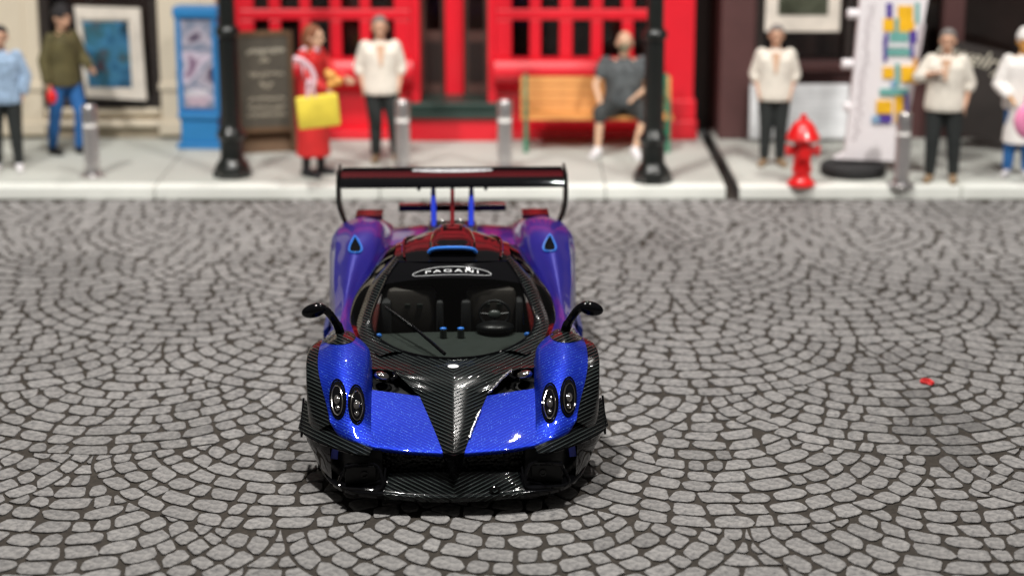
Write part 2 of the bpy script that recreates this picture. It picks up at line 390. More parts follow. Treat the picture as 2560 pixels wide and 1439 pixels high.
# ------------------------------------------------------------------ the car
CAR = empty('toy_sports_car', (CARX, CARY, 0), YAW, 'blue and black carbon race car with tall rear wing parked on the cobbles', 'car')
bR = [  # front body rows: stripe edge, mid panel, foot, wall, shoulder, crest, outer
 [(.069, .150, .335), (.32, .18, .345), (.526, .25, .35), (.60, .30, .36), (.655, .34, .37), (.735, .42, .385), (.785, .49, .43)],
 [(.069, .120, .374), (.32, .15, .382), (.526, .22, .386), (.60, .265, .393), (.655, .30, .403), (.742, .38, .419), (.797, .45, .464)],
 [(.108, .30, .420), (.33, .32, .425), (.53, .36, .43), (.585, .38, .452), (.645, .42, .488), (.73, .48, .522), (.815, .53, .512)],
 [(.150, .50, .455), (.34, .50, .463), (.535, .50, .472), (.567, .50, .51), (.613, .52, .575), (.718, .56, .617), (.838, .62, .565)],
 [(.183, .65, .482), (.35, .65, .495), (.54, .65, .512), (.560, .65, .56), (.602, .66, .633), (.727, .68, .682), (.868, .72, .632)],
 [(.226, .85, .512), (.37, .85, .535), (.542, .85, .56), (.556, .85, .61), (.592, .85, .693), (.737, .85, .748), (.895, .85, .695)]]
sR = [[r[i] for i in (2, 3, 4, 5, 6)] for r in bR] + [
 [(.545, 1.02, .60), (.554, 1.02, .655), (.586, 1.02, .733), (.745, 1.02, .787), (.907, 1.0, .735)],
 [(.550, 1.20, .63), (.562, 1.20, .685), (.59, 1.2, .752), (.755, 1.2, .812), (.907, 1.2, .758)],
 [(.585, 1.40, .645), (.604, 1.4, .69), (.637, 1.4, .745), (.767, 1.4, .806), (.897, 1.4, .75)],
 [(.645, 1.60, .66), (.665, 1.6, .69), (.692, 1.6, .722), (.782, 1.6, .766), (.885, 1.6, .72)],
 [(.71, 2.0, .69), (.725, 2.0, .71), (.747, 2.0, .726), (.802, 2.0, .745), (.862, 2.0, .70)],
 [(.72, 2.4, .71), (.735, 2.4, .725), (.756, 2.4, .745), (.802, 2.4, .77), (.872, 2.4, .72)],
 [(.66, 2.8, .76), (.68, 2.8, .78), (.71, 2.8, .805), (.79, 2.8, .85), (.902, 2.8, .79)],
 [(.58, 3.2, .80), (.60, 3.2, .83), (.645, 3.2, .885), (.775, 3.2, .94), (.92, 3.2, .87)],
 [(.52, 3.6, .83), (.545, 3.6, .87), (.61, 3.6, .965), (.765, 3.6, .995), (.922, 3.6, .945)],
 [(.50, 4.0, .82), (.525, 4.0, .86), (.60, 4.0, .972), (.76, 4.0, .99), (.918, 4.0, .945)],
 [(.50, 4.4, .79), (.525, 4.4, .82), (.60, 4.4, .89), (.76, 4.4, .93), (.905, 4.4, .88)],
 [(.50, 4.75, .76), (.525, 4.75, .78), (.60, 4.75, .81), (.76, 4.75, .84), (.88, 4.75, .80)],
 [(.50, 4.84, .60), (.525, 4.84, .60), (.60, 4.84, .60), (.76, 4.84, .60), (.86, 4.84, .60)]]
G = patchgrid(sR, 6, 7)
M['blue_red_refl'] = mat('blue_paint_red_reflection', (.014, .012, .28), .42, .06, 3, metal=.4, coat=.55)  # blue paint with the red shop's reflection mixed into its colour
gridmesh('front_fender', G[:58], 'blue', CAR); gridmesh('rear_shell', G[57:], 'blue_red_refl', CAR)
G2 = patchgrid([[r[i] for i in (0, 1, 2)] for r in bR], 8, 7)
panel = gridmesh('hood_panel', G2, 'blue', CAR)
# sides with wheel arches
AX1, AX2, RW = 1.09, 3.87, .335
def arch(y, z, top, zb0):
    zb = zb0
    for a in (AX1, AX2):
        d = abs(y - a)
        if d < .40: zb = max(zb, .33 + math.sqrt(.16 - d * d) * .95 - .0)
    return zb
def side(name, rows, mt, nu=6, nv=6, zb0=.17):
    G = patchgrid(rows, nu, nv)
    for r in G:
        top, bot = r[0].z, r[-1].z
        zb = arch(r[0].y, 0, top, bot)
        if zb > bot:
            for p in r:
                p.z = top - (top - p.z) * (top - zb) / (top - bot)
    return gridmesh(name, G, mt, CAR)
side('fender_flare', [
 [(.797, .45, .460), (.85, .50, .42), (.90, .56, .36), (.90, .58, .28)],
 [(.838, .62, .563), (.90, .64, .52), (.945, .66, .44), (.945, .68, .30)],
 [(.868, .72, .630), (.93, .74, .60), (.968, .76, .52), (.965, .77, .35)],
 [(.895, .85, .693), (.95, .86, .68), (.978, .87, .60), (.972, .88, .42)],
 [(.907, 1.0, .733), (.96, 1.0, .725), (.985, 1.0, .65), (.975, 1.0, .45)],
 [(.907, 1.2, .756), (.955, 1.2, .745), (.98, 1.2, .67), (.972, 1.2, .40)],
 [(.897, 1.4, .748), (.935, 1.4, .725), (.955, 1.4, .64), (.955, 1.4, .24)]], 'carbon')
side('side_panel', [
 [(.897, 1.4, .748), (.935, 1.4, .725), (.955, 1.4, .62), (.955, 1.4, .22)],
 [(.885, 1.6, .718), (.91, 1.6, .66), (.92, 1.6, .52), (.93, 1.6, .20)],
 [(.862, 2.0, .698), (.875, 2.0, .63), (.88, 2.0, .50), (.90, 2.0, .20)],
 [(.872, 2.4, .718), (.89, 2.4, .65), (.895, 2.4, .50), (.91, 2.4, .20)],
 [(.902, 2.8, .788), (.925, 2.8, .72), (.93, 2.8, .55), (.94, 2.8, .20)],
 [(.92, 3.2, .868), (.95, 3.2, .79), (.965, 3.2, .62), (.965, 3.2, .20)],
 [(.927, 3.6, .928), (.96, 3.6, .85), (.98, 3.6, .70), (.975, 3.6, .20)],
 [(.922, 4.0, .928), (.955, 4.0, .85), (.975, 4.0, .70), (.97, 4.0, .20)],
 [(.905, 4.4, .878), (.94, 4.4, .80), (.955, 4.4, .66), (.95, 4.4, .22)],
 [(.88, 4.75, .80), (.91, 4.75, .74), (.92, 4.75, .62), (.92, 4.75, .25)]], 'blue_red_refl')
for s in (-1, 1):
    box('side_skirt', s * .93 - .05, s * .93 + .05, 1.50, 3.46, .07, .20, 'carbon', CAR, .012)
    MB().prism([(s * .97, .20), (s * 1.0, .22), (s * 1.005, .36), (s * .965, .40)], 2.95, 3.45).build('skirt_blade', 'blue', CAR)
# carbon V stripe and cowl
stripe = [[(0, .075, .39), (.035, .09, .386), (.069, .12, .374)], [(0, .30, .447), (.06, .30, .439), (.108, .30, .420)], [(0, .50, .49), (.08, .50, .481), (.150, .50, .455)],
 [(0, .65, .523), (.09, .65, .512), (.183, .65, .482)], [(0, .85, .568), (.115, .85, .553), (.226, .85, .512)]]
gridmesh('hood_stripe', patchgrid(stripe, 8, 7), 'carbon', CAR)
EDGE = [(.0, 1.31, .629), (.174, 1.36, .626), (.342, 1.46, .635), (.442, 1.56, .65), (.541, 1.68, .685), (.583, 1.82, .731), (.578, 1.95, .78), (.529, 2.15, .868), (.469, 2.32, .965), (.404, 2.45, 1.034)]
cowl = [[(0, .85, .568), (.06, .85, .563), (.115, .85, .553), (.175, .85, .535), (.226, .85, .512)],
 [(0, 1.0, .600), (.11, 1.0, .598), (.21, 1.0, .60), (.31, 1.0, .612), (.395, 1.0, .632)],
 [(0, 1.12, .617), (.15, 1.13, .614), (.29, 1.13, .614), (.42, 1.11, .625), (.548, 1.06, .645)],
 [(0, 1.22, .624), (.16, 1.25, .620), (.32, 1.28, .622), (.46, 1.30, .640), (.580, 1.30, .668)],
 EDGE[:5]]
gridmesh('cowl', patchgrid(cowl, 6, 7), 'carbon', CAR)
outer = [(.50, 1.30, .660), (.59, 1.42, .678), (.648, 1.56, .700), (.680, 1.75, .708), (.688, 1.92, .722), (.655, 2.14, .795), (.605, 2.34, .885), (.53, 2.50, .955), (.436, 2.60, 1.035)]
inner = [EDGE[2]] + EDGE[3:]
inner = [(.342, 1.46, .637)] + [tuple(Vector(e) + Vector((0, 0, .003))) for e in EDGE[3:]] + [(.404, 2.50, 1.045)]
gridmesh('pillar', patchgrid([[Vector(a), (Vector(a) * .5 + Vector(b) * .5) + Vector((0, 0, .014)), Vector(b)] for a, b in zip(inner, outer)], 5, 6), 'carbon', CAR)
CEN_ = [(0, 1.31, .629), (0, 1.33, .640), (0, 1.42, .680), (0, 1.52, .725), (0, 1.62, .772), (0, 1.74, .825), (0, 1.85, .872), (0, 2.05, .955), (0, 2.22, 1.018), (0, 2.35, 1.056)]
def grow(c, e):
    return [Vector((e[0] * t, c[1] + (e[1] - c[1]) * t * t, c[2] + (e[2] - c[2]) * t ** 2.2)) for t in (0, .2, .4, .6, .8, 1)]
GW = patchgrid([grow(c, e) for c, e in list(zip(CEN_, EDGE))[1:]], 3, 8)
cut = 52
ws = gridmesh('windscreen', GW[:cut + 1], 'glass', CAR)
strip = gridmesh('sun_strip', GW[cut:], 'gloss', CAR)
def seal(pts, r, nm, mt, par=CAR):
    for s in (1, -1):
        MB().tube([(p[0] * s, p[1], p[2]) for p in spline(pts, 5)], r, 6).build(nm, mt, par, True)
seal([tuple(Vector(e) + Vector((0, 0, .004))) for e in EDGE], .009, 'window_seal', 'gloss', ws)
# roof, header, scoop
roof = [[(0, 2.33, 1.062), (.14, 2.345, 1.060), (.28, 2.39, 1.050), (.415, 2.47, 1.035)],
 [(0, 2.60, 1.092), (.14, 2.60, 1.090), (.30, 2.64, 1.078), (.435, 2.68, 1.045)],
 [(0, 3.0, 1.097), (.14, 3.0, 1.094), (.29, 3.0, 1.078), (.43, 3.0, 1.035)],
 [(0, 3.4, 1.055), (.12, 3.4, 1.05), (.24, 3.4, 1.02), (.34, 3.4, .965)],
 [(0, 3.8, .96), (.10, 3.8, .95), (.2, 3.8, .92), (.27, 3.8, .87)],
 [(0, 4.15, .86), (.09, 4.15, .855), (.17, 4.15, .84), (.22, 4.15, .82)]]
roofo = gridmesh('roof', patchgrid(roof, 5, 6), 'gloss', CAR)
seal([(.355, 2.44, 1.062), (.37, 2.66, 1.073), (.365, 3.0, 1.068), (.30, 3.4, 1.0)], .012, 'roof_rail', 'gloss', roofo)
gridmesh('side_window', patchgrid([[a, (Vector(a) * .5 + Vector(b) * .5) + Vector((.035, 0, .02)), b] for a, b in zip(
 [(.645, 1.56, .702), (.688, 1.92, .722), (.655, 2.14, .795), (.605, 2.34, .885), (.53, 2.50, .955), (.436, 2.68, 1.045), (.43, 3.0, 1.035), (.34, 3.4, .965)],
 [(.66, 1.62, .685), (.72, 1.95, .685), (.745, 2.25, .71), (.735, 2.45, .725), (.69, 2.68, .755), (.65, 2.9, .785), (.57, 3.3, .815), (.50, 3.6, .83)])], 5, 6), 'sglass', CAR)
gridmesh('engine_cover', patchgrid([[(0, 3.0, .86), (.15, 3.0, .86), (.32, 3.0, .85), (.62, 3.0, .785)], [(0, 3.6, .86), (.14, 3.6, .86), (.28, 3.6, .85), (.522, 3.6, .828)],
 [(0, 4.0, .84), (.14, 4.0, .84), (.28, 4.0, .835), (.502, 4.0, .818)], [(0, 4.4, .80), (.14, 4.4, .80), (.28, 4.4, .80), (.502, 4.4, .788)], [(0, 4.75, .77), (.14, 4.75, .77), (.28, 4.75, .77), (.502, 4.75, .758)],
 [(0, 4.84, .6), (.14, 4.84, .6), (.28, 4.84, .6), (.5, 4.84, .6)]], 5, 6), 'blue_red_refl', CAR)
scp = [[(0, 2.46, 1.158), (.09, 2.46, 1.155), (.15, 2.465, 1.140), (.174, 2.47, 1.118), (.176, 2.50, 1.082)],
 [(0, 2.7, 1.172), (.09, 2.7, 1.17), (.145, 2.7, 1.155), (.17, 2.7, 1.13), (.176, 2.7, 1.08)],
 [(0, 3.05, 1.160), (.08, 3.05, 1.158), (.125, 3.05, 1.142), (.148, 3.05, 1.115), (.155, 3.05, 1.07)],
 [(0, 3.4, 1.10), (.06, 3.4, 1.098), (.09, 3.4, 1.085), (.105, 3.4, 1.06), (.11, 3.4, 1.02)],
 [(0, 3.75, 1.0), (.03, 3.75, .998), (.05, 3.75, .985), (.055, 3.75, .97), (.06, 3.75, .93)]]
scoop = gridmesh('roof_scoop', patchgrid(scp, 5, 6), 'gloss', CAR)
MB().prism([(-.165, 1.085), (.165, 1.085), (.168, 1.118), (.14, 1.138), (0, 1.15), (-.14, 1.138), (-.168, 1.118)], 2.50, 2.52).build('scoop_opening', 'black', scoop)
lip = spline([(-.176, 2.455, 1.098), (-.160, 2.45, 1.120), (-.12, 2.445, 1.133), (-.05, 2.44, 1.139), (.05, 2.44, 1.139), (.12, 2.445, 1.133), (.160, 2.45, 1.120), (.176, 2.455, 1.098)], 5)
MB().tube(lip, .0145, 8).build('scoop_lip', 'lblue', scoop, True)
# shark fin, wing, struts
MB().prismx([(3.2, 1.13), (3.5, 1.14), (4.35, 1.165), (4.62, 1.17), (4.62, .80), (4.1, .80), (3.6, .95)], -.016, .016).build('shark_fin', 'gloss', CAR)
prof = [(4.43, 1.166), (4.445, 1.186), (4.50, 1.204), (4.62, 1.220), (4.82, 1.244), (4.825, 1.234), (4.70, 1.205), (4.55, 1.176), (4.46, 1.158)]
wing = MB().prismx(prof, -.945, .945).build('rear_wing', 'gloss', CAR, True, True)
box('gurney_flap', -.94, .94, 4.822, 4.832, 1.235, 1.262, 'black', wing)
for s in (-1, 1):
    mb = MB(); rows = [(.955, 1.285, 4.42, 4.86), (.958, 1.20, 4.38, 4.86), (.958, 1.10, 4.36, 4.80), (.950, 1.0, 4.38, 4.70), (.925, .92, 4.40, 4.62), (.900, .86, 4.42, 4.58)]
    n = 0
    for x, z, y0, y1 in rows: mb.v += [(s * (x + .009), y0, z), (s * (x + .009), y1, z), (s * (x - .009), y1, z), (s * (x - .009), y0, z)]
    for i in range(len(rows) - 1):
        for k in range(4): mb.f.append((i * 4 + k, i * 4 + (k + 1) % 4, i * 4 + 4 + (k + 1) % 4, i * 4 + 4 + k))
    mb.f += [(0, 1, 2, 3), (23, 22, 21, 20)]
    mb.build('wing_endplate', 'endplate', CAR, False, True)
    MB().tube([(s * .152, 4.15, .845), (s * .156, 4.32, .98), (s * .160, 4.48, 1.10), (s * .160, 4.52, 1.165)], [.026, .024, .021, .016], 8).build('wing_strut', 'strut', CAR, True)
    MB().tube([(s * .28, 4.47, 1.16), (s * .28, 4.46, 1.135)], [.02, .008], 8).build('wing_bolt', 'black', CAR)
    MB().lathe([(.03, 0), (.045, .01), (.045, .10), (.036, .105), (.034, .02)], (0, 0, 0), 16).build('exhaust_tip', 'chrome', CAR, True).matrix_local = Matrix.Translation((s * .075 - .02, 4.2, .90)) @ Matrix.Rotation(R(75), 4, 'X')
    mb = MB().quadbox(s * .70 - .115, s * .70 + .115, 4.42, 4.66, .895, .935, .01); mb.build('fender_lip', 'tail', CAR)
box('lower_wing_element', -.46, .46, 4.72, 4.82, .895, .955, 'tail', CAR, .012)
box('engine_bay', -.20, .20, 4.05, 4.4, .80, .90, 'black', CAR, .03)
# nose: lower lip, fin, grille, splitter
_sp = [
 [(0, .0, .085), (.22, .008, .088), (.443, .04, .095), (.648, .11, .10), (.787, .29, .10), (.88, .6, .10), (.93, .98, .11)],
 [(0, -.004, .118), (.22, .004, .122), (.443, .038, .130), (.648, .108, .130), (.790, .288, .122), (.884, .6, .12), (.935, .98, .13)],
 [(0, .02, .128), (.22, .03, .132), (.443, .07, .138), (.63, .15, .136), (.76, .33, .130), (.85, .62, .13), (.90, .98, .14)],
 [(0, .065, .175), (.22, .075, .178), (.43, .11, .168), (.60, .24, .142), (.70, .40, .138), (.80, .66, .14), (.85, 1.0, .145)],
 [(0, .13, .238), (.22, .14, .238), (.42, .18, .215), (.56, .34, .155), (.66, .48, .15), (.74, .7, .15), (.80, 1.0, .15)]]
_G = patchgrid(_sp, 6, 5)
gridmesh('splitter', [r[:13] for r in _G], 'carbon', CAR); gridmesh('splitter_end', [r[12:] for r in _G], 'gloss', CAR)
gridmesh('underbody', patchgrid([[(0, .0, .085), (.443, .04, .095), (.787, .29, .10), (.88, .6, .10)], [(0, 1.3, .085), (.3, 1.3, .085), (.6, 1.3, .085), (.88, 1.3, .085)], [(0, 4.7, .1), (.3, 4.7, .1), (.6, 4.7, .1), (.88, 4.7, .1)]], 4, 4), 'black', CAR)
def meshmat():
    m, t, b = nt('grille_mesh'); setp(b, rough=.3, metal=.4)
    tc = t.nodes.new('ShaderNodeTexCoord'); vo = t.nodes.new('ShaderNodeTexVoronoi'); vo.inputs['Scale'].default_value = 38; t.links.new(tc.outputs['Object'], vo.inputs['Vector'])
    r = t.nodes.new('ShaderNodeValToRGB'); r.color_ramp.elements[0].color = (.05, .05, .05, 1); r.color_ramp.elements[1].color = (.004, .004, .004, 1); r.color_ramp.elements[0].position = .05; r.color_ramp.elements[1].position = .28
    t.links.new(vo.outputs['Distance'], r.inputs[0]); t.links.new(r.outputs[0], b.inputs['Base Color'])
    bu = t.nodes.new('ShaderNodeBump'); bu.inputs['Strength'].default_value = 1; bu.inputs['Distance'].default_value = .012; bu.invert = True; t.links.new(vo.outputs['Distance'], bu.inputs['Height']); t.links.new(bu.outputs[0], b.inputs['Normal'])
    return m
M['gmesh'] = meshmat()
gr = gridmesh('grille', patchgrid([[(0, .20, .375), (.2, .21, .377), (.35, .23, .38), (.50, .27, .38)], [(0, .215, .30), (.2, .225, .30), (.35, .245, .30), (.50, .28, .30)], [(0, .22, .20), (.2, .23, .20), (.35, .25, .19), (.50, .29, .17)]], 4, 4), 'gmesh', CAR)
mb = MB()
for r in range(5):
    for c in range(34):
        x = -.43 + c * .026 + (r % 2) * .013
        if abs(x) < .06: continue
        y = .205 + .012 * r + abs(x) ** 2 * .25; z = .350 - r * .026
        mb.quadbox(x - .004, x + .004, y - .012, y + .004, z - .012, z + .012)
tag(mb.build('grille_stud', 'gloss', gr), kind='stuff')
gridmesh('bumper', patchgrid([[(.46, .22, .378), (.58, .28, .378), (.69, .36, .385), (.78, .47, .40), (.87, .62, .42)], [(.455, .20, .27), (.57, .24, .27), (.68, .32, .27), (.79, .46, .28), (.88, .66, .28)],
 [(.45, .17, .148), (.57, .21, .145), (.68, .29, .138), (.79, .46, .133), (.89, .74, .13)]], 5, 5), 'black', CAR)
nf = MB(); nf.v = [(-.072, .115, .378), (.072, .115, .378), (0, .03, .385), (-.045, .15, .235), (.045, .15, .235), (0, .035, .235), (-.012, .06, .21), (.012, .06, .21)]
nf.f = [(0, 2, 1), (0, 3, 5, 2), (2, 5, 4, 1), (3, 6, 5), (5, 7, 4), (6, 7, 5), (3, 4, 7, 6), (0, 1, 4, 3)]
nf.build('nose_fin', 'gloss', CAR, False, True)
for s in (-1, 1):
    c = [(s * .690, .19, .258), (s * .60, .165, .282), (s * .487, .16, .272), (s * .458, .085, .150), (s * .60, .10, .140), (s * .735, .17, .142)]
    fr = MB().tube(spline(c + [c[0]], 4)[:-1], .0115, 7, True).build('duct_frame', 'gloss', CAR, True)
    MB().tube([(s * .458, .085, .150), (s * .44, .11, .21), (s * .435, .16, .262)], .007, 6).build('duct_strake', 'gloss', fr, True)
    box('duct_box', s * .595 - .10, s * .595 + .10, .19, .26, .145, .262, 'black', CAR, .006)
    MB().lathe([(.022, 0), (.022, .012), (.014, .012), (.014, .002)], (0, 0, 0), 14).build('duct_boss', 'gloss', fr, True).matrix_local = Matrix.Translation((s * .57, .187, .21)) @ Matrix.Rotation(R(90), 4, 'X')
    MB().prism([(s * .74, .235), (s * .80, .24), (s * .785, .33), (s * .745, .33)], .40, .41).build('arch_liner', 'strut', CAR)
    # canard
    A = [(.984, .95, .452), (.905, .72, .425), (.80, .50, .412), (.672, .335, .388), (.56, .235, .372), (.515, .20, .366)]
    B = [(1.022, .78, .312), (.96, .62, .318), (.86, .44, .332), (.735, .30, .338), (.61, .175, .343), (.53, .125, .352)]
    G = patchgrid([[Vector(a), Vector(a) * .5 + Vector(b) * .5 + Vector((0, 0, .006)), Vector(b)] for a, b in zip(A, B)], 5, 5)
    for r in G:
        for p in r: p.x *= s
    cn = gridmesh('canard', G if s > 0 else [r[::-1] for r in G], 'carbon', CAR, False, .016)
    MB().tube([(s * p.x, p.y, p.z) for p in spline(B, 5)], .0075, 6).build('canard_edge', 'gloss', cn, True)
    MB().prismx([(.74, .27), (.98, .30), (1.0, .46), (.86, .40), (.74, .335)], s * 1.004, s * 1.018).build('canard_endplate', 'gloss', CAR)
    fa = [[(.80, .385, .345), (.80, .37, .30), (.795, .355, .22), (.79, .32, .132)], [(.86, .45, .33), (.865, .45, .28), (.85, .45, .20), (.84, .44, .130)], [(.94, .60, .32), (.945, .60, .27), (.92, .61, .20), (.90, .62, .130)],
      [(.995, .78, .335), (.985, .78, .27), (.955, .79, .20), (.93, .80, .135)], [(.982, .96, .42), (.975, .96, .30), (.955, .97, .20), (.945, .98, .135)]]
    Gf = patchgrid([[(s * p[0], p[1], p[2]) for p in r] for r in fa], 5, 5)
    gridmesh('bumper_corner', Gf if s > 0 else [r[::-1] for r in Gf], 'gloss', CAR, False)
MB().tube([(.26 + .028 * math.cos(a), .03, .150 + .022 * math.sin(a)) for a in [k * math.pi / 8 for k in range(16)]], .009, 6, True).build('tow_hook', 'gloss', CAR, True)
# wheels
for i, (s, y) in enumerate(((-1, AX1), (1, AX1), (-1, AX2), (1, AX2))):
    wh = MB().lathe([(.19, -.13), (.30, -.13), (.326, -.11), (RW, -.08), (RW, .08), (.326, .11), (.30, .13), (.19, .13)], (0, 0, 0), 40).build('wheel', 'tyre', CAR, True)
    wh.matrix_local = Matrix.Translation((s * .80, y, RW)) @ Matrix.Rotation(R(90), 4, 'Y')
    mb = MB().lathe([(.05, -.02), (.05, .03)], (0, 0, s * .08), 16)
    for k in range(10):
        a = k * math.pi / 5; mb.tube([(.04 * math.cos(a), .04 * math.sin(a), s * .09), (.195 * math.cos(a + .12), .195 * math.sin(a + .12), s * .11)], .012, 6)
    mb.tube([(.19 * math.cos(k * math.pi / 16), .19 * math.sin(k * math.pi / 16), s * .115) for k in range(32)], .012, 6, True)
    mb.build('rim', 'black', wh, True)
# features laid on the body
def bvh(*objs):
    vs, fs = [], []
    for o in objs:
        n = len(vs); vs += [v.co.copy() for v in o.data.vertices]; fs += [tuple(n + i for i in p.vertices) for p in o.data.polygons]
    return BVHTree.FromPolygons(vs, fs)
BB = bvh(*[o for o in CAR.children if o.name.split('.')[0] in ('front_fender', 'rear_shell', 'hood_panel', 'fender_flare')]); BG = bvh(ws, strip, *[o for o in CAR.children if o.name.split('.')[0] in ('cowl', 'pillar')]); BWing = bvh(wing)
def hit(px, py, B, off=.004):
    o = _MI @ Vector((0, 0, CAM_H)); d = (_MI.to_3x3() @ ray(px, py)).normalized()
    l, n, i, _ = B.ray_cast(o, d)
    if l is None: l, n, i, _ = B.find_nearest(car(px, py, 1.35))
    if n.dot(d) > 0: n = -n
    return l + n * off
def down(x, y, B, off=.004):
    l, n, i, _ = B.ray_cast(Vector((x, y, 3)), Vector((0, 0, -1)))
    if l is None: return None
    if n.z < 0: n = -n
    return l + n * off
def ellpatch(cx, cy, rx, ry, B, off=.004, dome=0, nr=5, na=28, tilt=0):
    mb = MB(); W = na; bad = False
    for k in range(nr + 1):
        for a in range(na):
            t = 2 * math.pi * a / na; u, v = rx * k / nr * math.cos(t), ry * k / nr * math.sin(t)
            h = hit(cx + u * math.cos(tilt) - v * math.sin(tilt), cy + u * math.sin(tilt) + v * math.cos(tilt), B, off + dome * (1 - (k / nr) ** 2))
            mb.v.append(tuple(h) if h else mb.v[-1])
    for k in range(nr):
        for a in range(na): mb.f.append((k * na + a, k * na + (a + 1) % na, (k + 1) * na + (a + 1) % na, (k + 1) * na + a))
    return mb, mb.v[-na:]
def mirx(mb):
    m2 = MB(); m2.v = [(-x, y, z) for x, y, z in mb.v]; m2.f = [f[::-1] for f in mb.f]; return m2
for cx, cy in ((845, 997), (891, 1011)):
    tl = -.04
    bz, rim = ellpatch(cx, cy, 19, 49, BB, .002, 0, tilt=tl)
    inn, rim2 = ellpatch(cx, cy, 16.5, 45, BB, .004, .010, tilt=tl)
    low, rim3 = ellpatch(cx, cy + 5, 13, 36, BB, .013, .008, tilt=tl)
    ln1, _ = ellpatch(cx, cy + 3, 7, 11, BB, .015, .012, 4, 14)
    ln2, _ = ellpatch(cx + 1, cy + 24, 5, 7, BB, .013, .008, 4, 14)
    for s in (-1, 1):
        f = (lambda m: m) if s < 0 else mirx
        sg = -1 if s < 0 else 1
        hl = f(inn).build('headlight', 'gloss', CAR, 'all', True)
        MB().tube([(-x if s > 0 else x, y, z) for x, y, z in rim], .0065, 6, True).build('bezel', 'gloss', hl, True)
        MB().tube([(-x if s > 0 else x, y, z) for x, y, z in rim3], .0042, 5, True).build('reflector', 'chrome', hl, True)
        f(ln1).build('lens', 'lens', hl, 'all', True); f(ln2).build('lens', 'lens', hl, 'all', True)
# rear fender intakes
tri = [(887, 590), (880, 604), (874, 620), (875, 630), (888, 633), (901, 630), (903, 620), (896, 604)]
hp = [hit(x, y, BB, .006) for x, y in tri]
hp = [p for p in hp if p]
cc = sum(hp, Vector()) / len(hp)
for s in (-1, 1):
    q = [Vector((p.x * -s, p.y, p.z)) for p in hp]; c2 = Vector((cc.x * -s, cc.y, cc.z + .004))
    pts = spline(q + [q[0]], 4)[:-1]
    it = MB().tube(pts, .0075, 7, True).build('fender_intake', 'lblue', CAR, True)
    mb = MB(); mb.v = [tuple(c2)] + [tuple(p + Vector((0, 0, .004))) for p in pts]; n = len(pts); mb.f = [(0, 1 + i, 1 + (i + 1) % n) for i in range(n)]
    mb.build('intake_hole', 'gloss', it, False, True)
# mirrors
mb0, _ = ellpatch(846, 843, 43, 19, BB, .004, .006, 5, 26)
for s in (-1, 1):
    (mb0 if s < 0 else mirx(mb0)).build('mirror_base', 'carbon', CAR, 'all', True)
    P = [car(852, 838, 1.34), car(846, 818, 1.33), car(834, 798, 1.31), (car(820, 780, 1.30)), car(804, 769, 1.30), car(788, 766, 1.30)]
    P = [Vector((abs(p.x) * s, p.y, p.z)) for p in P]
    st = MB().tube(spline(P, 4), [.033] * 6 + [.028] * 9 + [.028] * 6, 9).build('wing_mirror', 'gloss', CAR, True)
    c = car(785, 776, 1.30)
    MB().ell((abs(c.x) * s, 1.30, c.z), (.088, .048, .049), Matrix.Rotation(s * .25, 3, 'Y'), 22, 12).build('mirror_shell', 'gloss', st, 'all')
    MB().ell((abs(c.x) * s, 1.345, c.z), (.06, .006, .03), Matrix.Rotation(s * .25, 3, 'Y')).build('mirror_glass', 'chrome', st, 'all')
# badge, chipped silver edge, vents
bd, _ = ellpatch(1133, 916, 14, 4.5, bvh(*[o for o in CAR.children if o.name.startswith('cowl')]), .004, .004, 3, 18)
bd.build('badge', 'white', CAR, 'all', True)
for seg in ([(.395, 1.0, .64), (.345, .955, .612), (.29, .905, .57), (.235, .855, .524)], [(.178, .62, .485), (.150, .50, .465), (.128, .39, .447), (.100, .26, .42)]):
    pts = spline(seg, 8); pts = [p + Vector((rnd.uniform(-.004, .004), 0, .003)) for p in pts]
    MB().tube(pts, [rnd.uniform(.004, .012) for _ in pts], 6).build('chipped_edge', 'silver', CAR)
for s in (-1, 1):
    gridmesh('vent_floor', patchgrid([[(s * .20, .84, .47), (s * .40, .84, .48), (s * .55, .84, .50)], [(s * .28, .95, .52), (s * .42, .98, .54), (s * .56, .98, .56)], [(s * .38, 1.08, .57), (s * .48, 1.10, .59), (s * .57, 1.12, .60)]], 4, 4), 'black', CAR, False)
    MB().ell((s * .478, .975, .615), (.058, .048, .030), Matrix.Rotation(s * -.25, 3, 'Y'), 16, 10).build('vent_lamp', 'chrome', CAR, 'all')
    MB().tube([(s * .42, .93, .60), (s * .385, .965, .61), (s * .40, 1.0, .635)], .014, 7).build('vent_hinge', 'gloss', CAR, True)
# lettering on glass and wing
def drape(me, x0, y0, B, name, mt, par, off=.005, sx=1, sy=1):
    for v in me.vertices:
        h = down(x0 + v.co.x * sx, y0 + v.co.y * sy, B, off)
        v.co = h if h else Vector((x0 + v.co.x * sx, y0 + v.co.y * sy, 1.25))
    return add(name, me, mt, par)
c = hit(1130, 677, BG)
me = textmesh('PAGANI', .052, spacing=1.3)
me.transform(Matrix.Scale(1.75, 4, (1, 0, 0)))
drape(me, c.x, c.y, BG, 'lettering', 'white', strip)
mb = MB(); pts = [down(c.x + .285 * math.cos(t), c.y + .052 * math.sin(t), BG, .005) for t in [i * math.pi / 30 for i in range(60)]]
mb.tube(pts, .0028, 5, True).build('logo_ring', 'white', strip)
me = textmesh('PAGANI', .13, spacing=1.1); me.transform(Matrix.Scale(1.25, 4, (1, 0, 0)))
mb = MB(); na = 40
mb.v = [tuple(down(0, 4.79, BWing, .003))] + [tuple(down(.345 * math.cos(t), min(4.812, 4.79 + .050 * math.sin(t)), BWing, .003)) for t in [i * math.pi * 2 / na for i in range(na)]]
mb.f = [(0, 1 + i, 1 + (i + 1) % na) for i in range(na)]; wp = mb.build('logo_plate', 'white', wing)
M['inkgrey'] = mat('ink_grey', (.30, .24, .30), .5)
